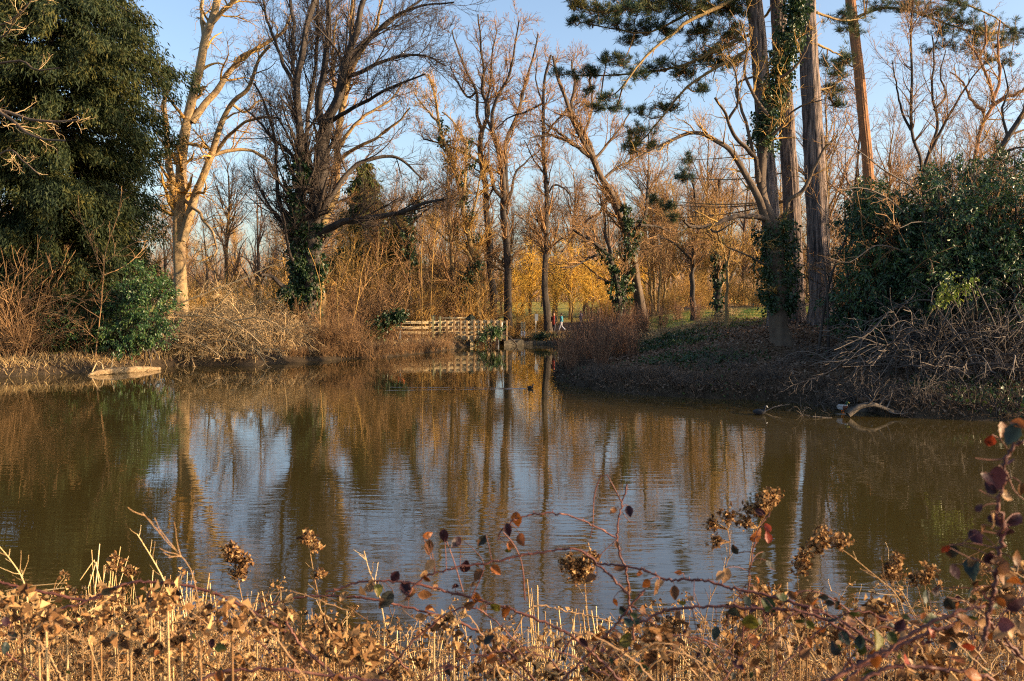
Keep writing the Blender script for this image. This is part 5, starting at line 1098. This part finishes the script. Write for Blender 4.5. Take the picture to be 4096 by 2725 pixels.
A, R = weed_stems(1500, 34, 3.0, 7.6)
gap = np.interp((A[:, 0, 0] / A[:, 0, 1]) * F + CX, [0, 250, 300, 360, 560, 640, 720, 800, 1024], [.95, .9, .55, .38, .34, .5, .62, .8, .9]); kp = rng.random(len(A)) < gap; A, R = A[kp], R[kp]
g = Geo().tube(A, R, 5)
B1, R1 = grow(A, R, 4.2, .25, .45, .85, .22, .0, .75, n=6, rmin=.0024); g.tube(B1, R1, 4)
B2, R2 = grow(B1, R1, 4.0, .2, .15, .8, .2, .03, .8, n=4, rmin=.0020); g.tube(B2, R2, 3)
fl = rng.integers(0, len(A), 420); o0 = A[fl, 4] + rng.normal(0, .1, (420, 3)); dd = norm(rng.normal(size=(420, 3)) * np.array([1, .8, .22])); lnn = rng.uniform(.25, .8, 420)[:, None]; fs = np.stack([o0 + dd * lnn * v + np.array([0, 0, -.25]) * v * v * lnn for v in (-.5, -.2, .1, .5)], 1); g.tube(fs, np.full((420, 4), .0030) * rng.uniform(.6, 1.4, (420, 1)), 5)
def crumbs(g, pos, n_each, spread, size):
    n = len(pos) * n_each; c = np.repeat(pos, n_each, axis=0) + rng.normal(size=(n, 3)) * spread; d = unit(n); w_ = norm(np.cross(d, unit(n))); s = size * rng.uniform(.5, 1.5, n)
    return g.rhombs(c, d, w_, s, s * rng.uniform(.45, .95, n), fold=.45)
gs = Geo(); tips = np.concatenate([B1[:, -1], B2[:, -1]]); tips = tips[rng.random(len(tips)) < .36]; crumbs(gs, tips, 6, .013, .025)
ck = 150; cpx = rng.uniform(-20, 1050, ck); cY = rng.uniform(2.6, 5.0, ck); cty = np.interp(cpx, ex, ey) + 6 + np.abs(rng.normal(0, 38, ck)); cen = np.array([P(a, b, c) for a, b, c in zip(cpx, cty, cY)]); gq = rng.random(ck) < np.interp(cpx, [0, 250, 300, 360, 560, 640, 720, 800, 1024], [1, .9, .6, .45, .45, .6, .8, 1, 1]); cen = cen[gq]; crumbs(gs, np.repeat(cen, 16, axis=0) + unit(len(cen) * 16) * rng.uniform(.01, .055, (len(cen) * 16, 1)), 3, .012, .030)
cst = np.stack([np.stack([cen[:, 0], cen[:, 1], height(cen[:, 0], cen[:, 1])], -1) + rng.normal(0, .08, cen.shape) * np.array([1, 1, 0]), cen + np.array([0, 0, -.3]), cen], 1); cst[:, 0, 2] = height(cst[:, 0, 0], cst[:, 0, 1]) - .02
mid = B1[rng.random(len(B1)) < .22][:, 3]; crumbs(gs, mid, 4, .018, .034)
tag(obj('dead_weeds', g.tube(cst, np.full((len(cst), 3), .0038), 5).mesh('dead_weeds'), M['weed']), 'dense tangle of dead straw-coloured weed stems on the near bank', None, None, 'stuff')
tag(obj('weed_heads', gs.mesh('weed_heads', False), M['seed']), 'crumpled brown seed heads and dead leaves caught in the weed tangle', None, None, 'stuff')
# dead stalks that stand clear of the tangle, each its own plant
def seed_stalk(label, pts, Yd, heads, w=1.3, mm='weed'):
    c = crom([P(x, y, Yd) for x, y in pts], 12); b = c[0].copy(); b[2] = hz(b[0], b[1]); c = np.concatenate([[b - np.array([0, 0, .03])], c]) if c[0, 2] > b[2] else c
    t = thing('dead_stalk', label, 'dead plant', b, 0, 'dead stalks standing above the tangle'); g = Geo().tube(c, np.linspace(w, .55 * w, len(c)) / 2 * Yd / F, 6)
    br, rr = grow(c[None, -9:], (np.linspace(w, .5 * w, 9) / 2 * Yd / F * .7)[None], 26, .15, .11, .7, .12, .08, .8, n=5, rmin=.0016); g.tube(br, rr, 4); obj('stem', g.mesh('stem', True, b), M[mm], t)
    if heads:
        for (x, y, rx, ry, n) in heads:
            gs = Geo(); o = P(x, y, Yd); u = unit(n) * (rng.uniform(0, 1, n) ** .4)[:, None]; pos = o + u * np.array([rx, rx, ry]) * Yd / F; q0 = c[np.argmin(np.linalg.norm(c - o, axis=1))]
            sk_ = np.stack([q0 + (pos - q0) * v for v in (0, .5, 1)], 1); sk_[:, 1] += rng.normal(0, .006, (n, 3)); gs.tube(sk_, np.full((n, 3), .0017), 4); crumbs(gs, pos, 12, .010, .019 * Yd / 4)
            obj('seed_head', gs.mesh('seed_head', False, b), M['seed'], t)
    return t
for a in [('dead stalk with a round brown seed cluster, leftmost on the near bank', [(112, 640), (116, 600), (116, 570)], 5, [(114, 563, 8, 7, 10), (130, 572, 6, 6, 7)]),
          ('tall dead stalk with a dense pointed brown plume', [(250, 660), (246, 620), (238, 580), (231, 552)], 4.6, [(230, 553, 6, 9, 14), (240, 562, 9, 8, 14), (236, 572, 9, 8, 12)]),
          ('slender dark-headed stalk standing alone before the great tree reflection', [(324, 640), (320, 606), (314, 575), (309, 545)], 4.4, [(308, 538, 6, 6, 10), (317, 547, 3, 3, 4), (321, 573, 4, 3, 4)]),
          ('dead stalk bearing a hanging brown bunch of seeds in the middle of the near bank', [(590, 640), (586, 600), (583, 566)], 4, [(572, 565, 12, 9, 22), (590, 560, 12, 8, 20), (582, 574, 14, 6, 16)]),
          ('tall dead stalk with a wide tan seed cluster right of the middle', [(748, 640), (748, 590), (752, 545), (762, 518)], 3.6, [(766, 497, 14, 9, 24), (754, 508, 10, 7, 14), (745, 520, 7, 5, 8)]),
          ('forked dead stalk with two dark tips left of the tan cluster', [(700, 660), (708, 606), (722, 575), (730, 552), (728, 530)], 3.8, [(712, 524, 5, 6, 8), (727, 516, 5, 5, 8), (716, 541, 5, 4, 6)]),
          ('bright dry stalk slanting left with a curled seed cluster', [(912, 650), (900, 600), (886, 585), (867, 569), (846, 552), (830, 543)], 3.3, [(822, 538, 10, 9, 22), (840, 543, 7, 6, 10), (814, 546, 6, 6, 8)]),
          ('small pale seed stalk with a fan of curled heads near the right end', [(905, 640), (897, 605), (893, 580)], 3.6, [(893, 572, 8, 10, 16), (898, 560, 4, 6, 6)]),
          ('low dead stalk with loose brown heads below the slanting dry stalk', [(800, 660), (800, 610), (797, 575)], 3.7, [(800, 566, 9, 9, 16), (806, 556, 5, 5, 6)]),
          ('short tan stalk with spiky heads left of the right edge', [(930, 640), (926, 605), (925, 585)], 3.4, [(918, 577, 7, 6, 10), (930, 572, 6, 8, 10)])]: seed_stalk(*a)
for a in [('bare pale stalk leaning left, sticking up over the reeds', [(172, 610), (164, 581), (150, 555), (137, 534)], 4.2, None, 1.8, 'reed'),
          ('bare pale stalk leaning left at the left edge', [(30, 620), (24, 583), (12, 562), (-2, 545)], 4.0, None, 1.8, 'reed'),
          ('very thin faint stalk leaning over the plane tree reflection', [(200, 610), (190, 568), (165, 540), (142, 512)], 2.6, None, 1.0, 'cane_dry'),
          ('thin pale stalk left of the dark leaf bunch', [(384, 620), (378, 590), (370, 573), (364, 551)], 3.6, None, 1.4, 'reed')]: seed_stalk(*a)
# ------------------------------------------------------------------ brambles
PAL = {'purple': (.042, .016, .022), 'dark': (.024, .026, .022), 'orange': (.27, .085, .018), 'brown': (.17, .075, .028), 'green': (.045, .062, .016), 'lime': (.13, .12, .02), 'red': (.32, .05, .02), 'tan': (.36, .21, .10), 'teal': (.026, .042, .036)}
def bramble_leaf(g, c, size, colour, d=None, facing=None):
    """toothed oval leaf folded along its midrib"""
    n = 9; s = np.linspace(0, 1, n); half = .31 * np.sin(PI * s ** .8) ** .9 * (1 + .16 * (np.arange(n) % 2)); half[0] = half[-1] = .0
    d = norm(d if d is not None else unit(1)[0] * np.array([1, .6, 1]) + np.array([0, 0, -.5])); f = norm(facing if facing is not None else np.array([0, -1, .3]) + unit(1)[0] * .8)
    w_ = norm(np.cross(d, f)); nn = np.cross(w_, d); bend = rng.uniform(-.6, .6); fold = rng.uniform(.1, .75)
    midp = c + size * (d * s[:, None] + nn * (bend * s ** 2)[:, None]); l = midp + size * (w_ * half[:, None] + nn * (half * fold)[:, None]); r = midp + size * (-w_ * half[:, None] + nn * (half * fold)[:, None])
    V = np.concatenate([midp, l, r]); i = np.arange(n - 1)
    q = np.concatenate([np.stack([i, i + n, i + n + 1, i + 1], -1), np.stack([i, i + 1, i + 2 * n + 1, i + 2 * n], -1)])
    col = np.asarray(PAL[colour]) * rng.uniform(.75, 1.25); cc = np.tile(col, (len(V), 1)); cc[:n] *= .75
    edge = np.asarray(PAL['orange' if colour in ('green', 'lime', 'dark') else colour]); cc[n + 5:2 * n] = cc[n + 5:2 * n] * .6 + edge * .4
    return g.add(V, [q], cc)
def bramble(label, Yd, pts, w0, w1, leaves=(), rnd=0, palette=('brown', 'orange', 'purple'), dry=False, side=(), size=.05, group=None):
    ds = Yd if isinstance(Yd, (list, tuple)) else (Yd, Yd)
    p = [P(x, y, ds[0] + (ds[1] - ds[0]) * q / (len(pts) - 1)) for q, (x, y) in enumerate(pts)]; n = 8 * len(pts); c = crom(p, n); c[1:-1] += rng.normal(0, .0022, (n - 2, 3)); Ym = sum(ds) / 2
    b = c[0].copy(); b[2] = hz(b[0], b[1]); t = thing('bramble', label, 'bramble', b, 0, group or 'bramble canes arching over the near bank'); g = Geo(); R = np.linspace(w0, w1, n) / 2 * Ym / F
    g.tube(c, R * (1 + .10 * rng.normal(size=n)), 8)
    for (sp, a, e) in side: sc = crom([P(x, y, Ym) for x, y in sp], 14); g.tube(sc, np.linspace(a, e, 14) / 2 * Ym / F, 6)
    k = int(np.linalg.norm(np.diff(c, axis=0), axis=1).sum() * 34); i = rng.integers(1, n - 1, k); d = unit(k); T = norm(c[i + 1] - c[i - 1]); d = norm(d - T * (d * T).sum(1, keepdims=True) - T * .3)
    st = c[i]; g.tube(np.stack([st, st + d * (R[i] + .004)[:, None], st + d * (R[i] + .009)[:, None]], 1), np.stack([np.full(k, .0022), np.full(k, .0014), np.full(k, .0003)], 1), 4)
    gl = Geo()
    def petiole(a, bpt): g.tube(crom([a, (a + bpt) / 2 + np.array([0, 0, .008]), bpt], 5), np.linspace(.0014, .0010, 5), 4)
    for (x, y, sz, colr) in leaves:
        o = P(x, y, Ym + rng.normal(0, .03)); q = c[np.argmin(np.linalg.norm(c - o, axis=1))]
        dirn = norm(unit(1)[0] * .6 + np.array([0, 0, -.8])) if rng.random() < .6 else norm(unit(1)[0] + np.array([0, 0, .2]))
        L = sz * .92 * Ym / F; a0 = o - dirn * L * .5; petiole(q, a0); bramble_leaf(gl, a0, L, colr, dirn, np.array([rng.normal(0, .35), -1, rng.normal(.1, .35)]))
    for _ in range(rnd):
        q = rng.integers(2, n - 2); a0 = c[q] + unit(1)[0] * rng.uniform(.012, .045); petiole(c[q], a0); bramble_leaf(gl, a0, size * rng.uniform(.5, 1.15), palette[rng.integers(len(palette))])
    obj('stem', g.mesh('stem', True, b), M['cane_dry' if dry else 'cane'], t)
    if gl.n: obj('leaves', gl.mesh('leaves', True, b, True), M['leaf'], t)
    return t
bramble('long dark cane arching from the left edge down to the lower left', 3.6, [(-20, 577), (22, 588), (63, 596), (88, 599), (125, 584), (147, 582), (184, 585), (221, 596), (251, 611), (275, 625), (302, 646), (337, 678), (350, 700)], 2.6, 3.2, rnd=12, palette=('brown', 'tan', 'brown', 'dark'), size=.035)
bramble('short dark cane rising from the left edge under the long one', 3.3, [(-20, 632), (0, 625), (44, 613), (88, 601), (110, 590)], 2.6, 2, [(12, 596 + 40, 12, 'dark'), (4, 648, 14, 'teal')], rnd=4, palette=('brown', 'dark'))
bramble('cane lying nearly flat along the bottom left of the picture', 2.7, [(185, 690), (221, 673), (275, 669), (300, 672), (340, 677), (400, 683), (440, 690)], 3.4, 3, rnd=6, palette=('brown', 'tan'))
bramble('thin cane crossing from the left plume to the middle of the bank', 3.8, [(255, 612), (294, 598), (353, 597), (397, 605), (442, 617), (471, 628), (501, 646), (525, 668), (540, 690)], 2, 2.6, [(407, 600, 9, 'tan'), (262, 600, 8, 'orange')], rnd=7, palette=('brown', 'orange', 'tan'))
bramble('cane bearing dark purple leaves left of the middle', 3.2, [(326, 592), (334, 590), (368, 581), (412, 583), (449, 592), (479, 600), (525, 614), (566, 633), (596, 656), (621, 681), (635, 700)], 2, 3.2,
        [(395, 577, 16, 'purple'), (406, 589, 19, 'purple'), (386, 600, 24, 'dark'), (378, 590, 15, 'lime'), (372, 585, 15, 'tan'), (455, 587, 13, 'purple'), (474, 585, 14, 'tan'), (497, 605, 18, 'lime'), (505, 612, 16, 'orange'), (476, 598, 14, 'orange'), (436, 587, 10, 'brown'), (470, 605, 14, 'brown')], rnd=6, palette=('brown', 'orange', 'tan'))
bramble('upper cane with round purple leaves on a red side shoot in the middle', 3.1, [(405, 600), (420, 580), (453, 568), (486, 563), (525, 555), (569, 549), (588, 556), (612, 578), (628, 594)], 2, 2.4,
        [(456, 542, 15, 'purple'), (465, 565, 18, 'purple'), (444, 536, 16, 'purple'), (429, 546, 16, 'brown'), (428, 535, 12, 'orange'), (478, 575, 16, 'brown'), (496, 570, 15, 'orange'), (482, 540, 14, 'dark'), (430, 565, 16, 'tan'), (424, 575, 14, 'tan')],
        side=[([(463, 592), (456, 568), (450, 550), (446, 540)], 1.6, 1.0), ([(525, 600), (522, 565), (514, 545), (503, 532)], 1.7, 1.2), ([(470, 600), (484, 567), (474, 550), (463, 541)], 1.2, .8)], rnd=4)
bramble('thin arching cane over the water with a rusty leaf at its left end', 3.3, [(497, 540), (503, 529), (519, 518), (544, 513), (571, 516), (596, 527), (616, 538)], 1.5, 1.7, [(516, 520, 19, 'orange'), (522, 540, 17, 'orange'), (510, 546, 13, 'orange'), (508, 550, 11, 'lime')], rnd=1)
bramble('upright red cane with a looping tendril, tallest in the middle', 3.2, [(634, 640), (628, 590), (625, 568), (619, 550), (617, 533), (622, 502), (625, 492), (627, 484)], 2.6, 1.6, [(613, 511, 10, 'brown'), (617, 545, 8, 'brown'), (624, 612, 15, 'teal'), (628, 590, 14, 'brown')],
        side=[([(622, 503), (612, 484), (606, 474), (600, 478), (594, 497), (593, 524), (590, 538)], 1.7, .8), ([(622, 512), (628, 520), (636, 523)], 1, .5), ([(616, 540), (603, 552), (595, 560)], 1, .8)], rnd=3)
bramble('long cane running from the hanging seed bunch across to the lower right', (3.2, 2.7), [(585, 552), (596, 562), (625, 566), (647, 571), (667, 580), (699, 580), (736, 589), (775, 597), (786, 601), (822, 612), (849, 626), (880, 650)], 2, 3.4, [(646, 584, 13, 'orange'), (720, 576, 13, 'tan'), (655, 590, 12, 'brown'), (690, 598, 10, 'tan'), (747, 602, 14, 'teal')], rnd=10, palette=('brown', 'tan', 'orange', 'brown'))
bramble('thick dark cane slanting up to the right under the upright red cane', 2.9, [(555, 690), (580, 662), (603, 639), (633, 603), (645, 590)], 3, 2.2, [(625, 640, 20, 'lime'), (637, 620, 16, 'green'), (645, 645, 22, 'brown'), (660, 632, 18, 'orange'), (650, 660, 24, 'brown'), (672, 640, 18, 'green'), (628, 622, 14, 'teal')], rnd=6, palette=('green', 'brown', 'orange'))
bramble('level cane with green and orange leaves right of the middle', (2.8, 2.6), [(640, 622), (662, 612), (684, 608), (721, 606), (750, 608), (804, 612), (840, 628), (870, 650)], 2.8, 3, [(735, 612, 24, 'teal'), (750, 625, 28, 'lime'), (768, 606, 22, 'green'), (764, 634, 16, 'teal'), (716, 633, 15, 'teal'), (775, 640, 24, 'brown'), (700, 690, 24, 'green')], rnd=8, palette=('green', 'brown', 'orange', 'lime'))
bramble('red upright cane under the tan seed cluster', 3.0, [(742, 640), (748, 590), (751, 562), (757, 533), (770, 512)], 1.9, 1.3, [(768, 528, 12, 'red'), (768, 537, 14, 'red'), (760, 512, 12, 'purple'), (735, 549, 12, 'dark'), (764, 558, 14, 'dark'), (770, 566, 14, 'dark'), (725, 575, 18, 'tan')], rnd=2)
bramble('stout pinkish cane crossing the bottom right corner', 2.1, [(810, 695), (827, 681), (858, 665), (893, 646), (929, 624), (956, 613), (985, 606)], 5.2, 3.4, [(860, 640, 17, 'teal'), (842, 636, 18, 'teal'), (875, 640, 26, 'lime'), (835, 650, 16, 'dark')], rnd=8, palette=('brown', 'orange', 'purple', 'green'), size=.045)
bramble('second stout cane just below the pinkish one, bottom right', 2.2, [(835, 695), (884, 669), (920, 667), (956, 671), (983, 676), (1010, 690)], 4.2, 4, rnd=7, palette=('brown', 'tan', 'orange'))
bramble('thick cane arching through the bottom right corner between the other two', 2.2, [(840, 690), (858, 669), (893, 650), (929, 632), (983, 621), (1000, 635), (1030, 665)], 4, 3.6, [(925, 596, 16, 'teal'), (905, 660, 16, 'red'), (945, 640, 14, 'brown'), (970, 645, 15, 'red')], rnd=8, palette=('brown', 'red', 'orange', 'purple'))
bramble('tall thick pink cane with dark and rusty leaves at the right edge', 1.9, [(985, 640), (992, 600), (997, 570), (1001, 538), (1002, 522), (999, 500), (1005, 475), (1006, 457), (1017, 445), (1030, 438)], 4.6, 3.4,
        [(1012, 434, 26, 'teal'), (1018, 424, 20, 'orange'), (1002, 430, 20, 'brown'), (990, 440, 18, 'red'), (985, 480, 17, 'purple'), (1010, 460, 14, 'purple'), (979, 508, 11, 'purple'), (995, 520, 18, 'purple'), (1015, 520, 20, 'purple'), (976, 538, 22, 'purple'), (985, 530, 16, 'brown'), (1008, 532, 18, 'purple'),
         (952, 552, 22, 'dark'), (945, 548, 13, 'red'), (972, 568, 26, 'teal'), (990, 560, 20, 'purple'), (1000, 575, 18, 'brown'), (955, 572, 18, 'purple'), (935, 590, 20, 'purple'), (966, 590, 22, 'teal'), (1015, 560, 16, 'brown'), (985, 590, 16, 'brown'), (950, 605, 20, 'dark'), (1005, 600, 22, 'brown'), (1018, 580, 18, 'orange')],
        side=[([(1004, 459), (990, 460), (975, 458)], 1.8, .9), ([(1000, 500), (990, 496), (979, 490)], 1.6, .9), ([(1002, 535), (980, 532), (960, 545)], 1.6, 1), ([(1006, 470), (1014, 490), (1024, 500)], 1.4, .9), ([(998, 565), (975, 560), (950, 548)], 1.5, .9)], rnd=14, palette=('purple', 'brown', 'orange', 'tan'), size=.045)
bramble('curved dry straw-coloured cane at the lower right edge', 2.2, [(985, 622), (1000, 640), (1012, 655), (1030, 668)], 3.2, 3, rnd=3, palette=('tan', 'brown'), dry=True)
bramble('pale dry cane curving down at the right edge', 2.3, [(1000, 590), (1012, 604), (1020, 622), (1016, 645)], 2.6, 2, rnd=3, palette=('tan', 'brown'), dry=True)
bramble('red cane sloping steeply among the weeds, lower left of the middle', 3.2, [(285, 620), (300, 645), (325, 668), (340, 690)], 2.6, 2.8, rnd=3, palette=('brown', 'tan'))
bramble('thin dry blade-like cane curling pale over the reeds in the middle', 3.6, [(511, 640), (520, 622), (530, 608), (545, 606), (570, 612), (600, 618), (615, 624)], 2.2, 1, dry=True)
# the finer canes of the tangle: nothing in the picture tells them apart
for q in range(44):
    right = q < 30
    x0_ = rng.uniform(600, 1060) if right else rng.uniform(-20, 600); sp = rng.uniform(60, 190) * rng.choice([-1, 1]); y0_ = rng.uniform(660, 700); top = np.interp(x0_ + sp * .5, ex, ey) + rng.uniform(-14, 50); y1_ = top + rng.uniform(5, 60)
    bramble('thin bramble cane arching through the tangle at the lower right' if right else 'thin bramble cane arching through the dead weeds at the lower left', rng.uniform(2.3, 3.6), [(x0_, y0_), (x0_ + sp * .3, (y0_ + top) / 2 - 14), (x0_ + sp * .6, top), (x0_ + sp, y1_)], rng.uniform(1.3, 2.4), rng.uniform(.7, 1.2),
            rnd=int(rng.integers(3, 9)) if right else int(rng.integers(1, 4)), palette=('brown', 'tan', 'brown', 'orange', 'dark', 'purple', 'green') if right else ('brown', 'tan', 'brown'), dry=rng.random() < .45, size=.036, group='thin canes of the bramble tangle at the lower right' if right else 'thin canes among the dead weeds at the lower left')
# low bramble leaves scattered through the tangle: too many to count
gl = Geo(); k = 230; px = np.concatenate([rng.uniform(0, 1024, k // 3), rng.normal(860, 110, k - k // 3)]); Yd = rng.uniform(2.2, 4.2, k); tp = np.interp(px, ex, ey) + 12 + np.abs(rng.normal(0, 42, k))
for a, b_, c_ in zip(px, tp, Yd): bramble_leaf(gl, P(a, b_, c_), .036 * rng.uniform(.45, 1.15), ['brown', 'brown', 'purple', 'tan', 'green', 'dark', 'brown', 'tan', 'orange'][rng.integers(9)])
tag(obj('bramble_leaves', gl.mesh('bramble_leaves', True, None, True), M['leaf']), 'withered bramble leaves scattered through the tangle on the near bank', None, None, 'stuff')
scene.cycles.use_denoising = False
scene.cycles.filter_width = 1.15
scene.cycles.max_bounces = 6; scene.cycles.diffuse_bounces = 3; scene.cycles.glossy_bounces = 3; scene.cycles.transmission_bounces = 3
scene.cycles.caustics_reflective = False; scene.cycles.caustics_refractive = False
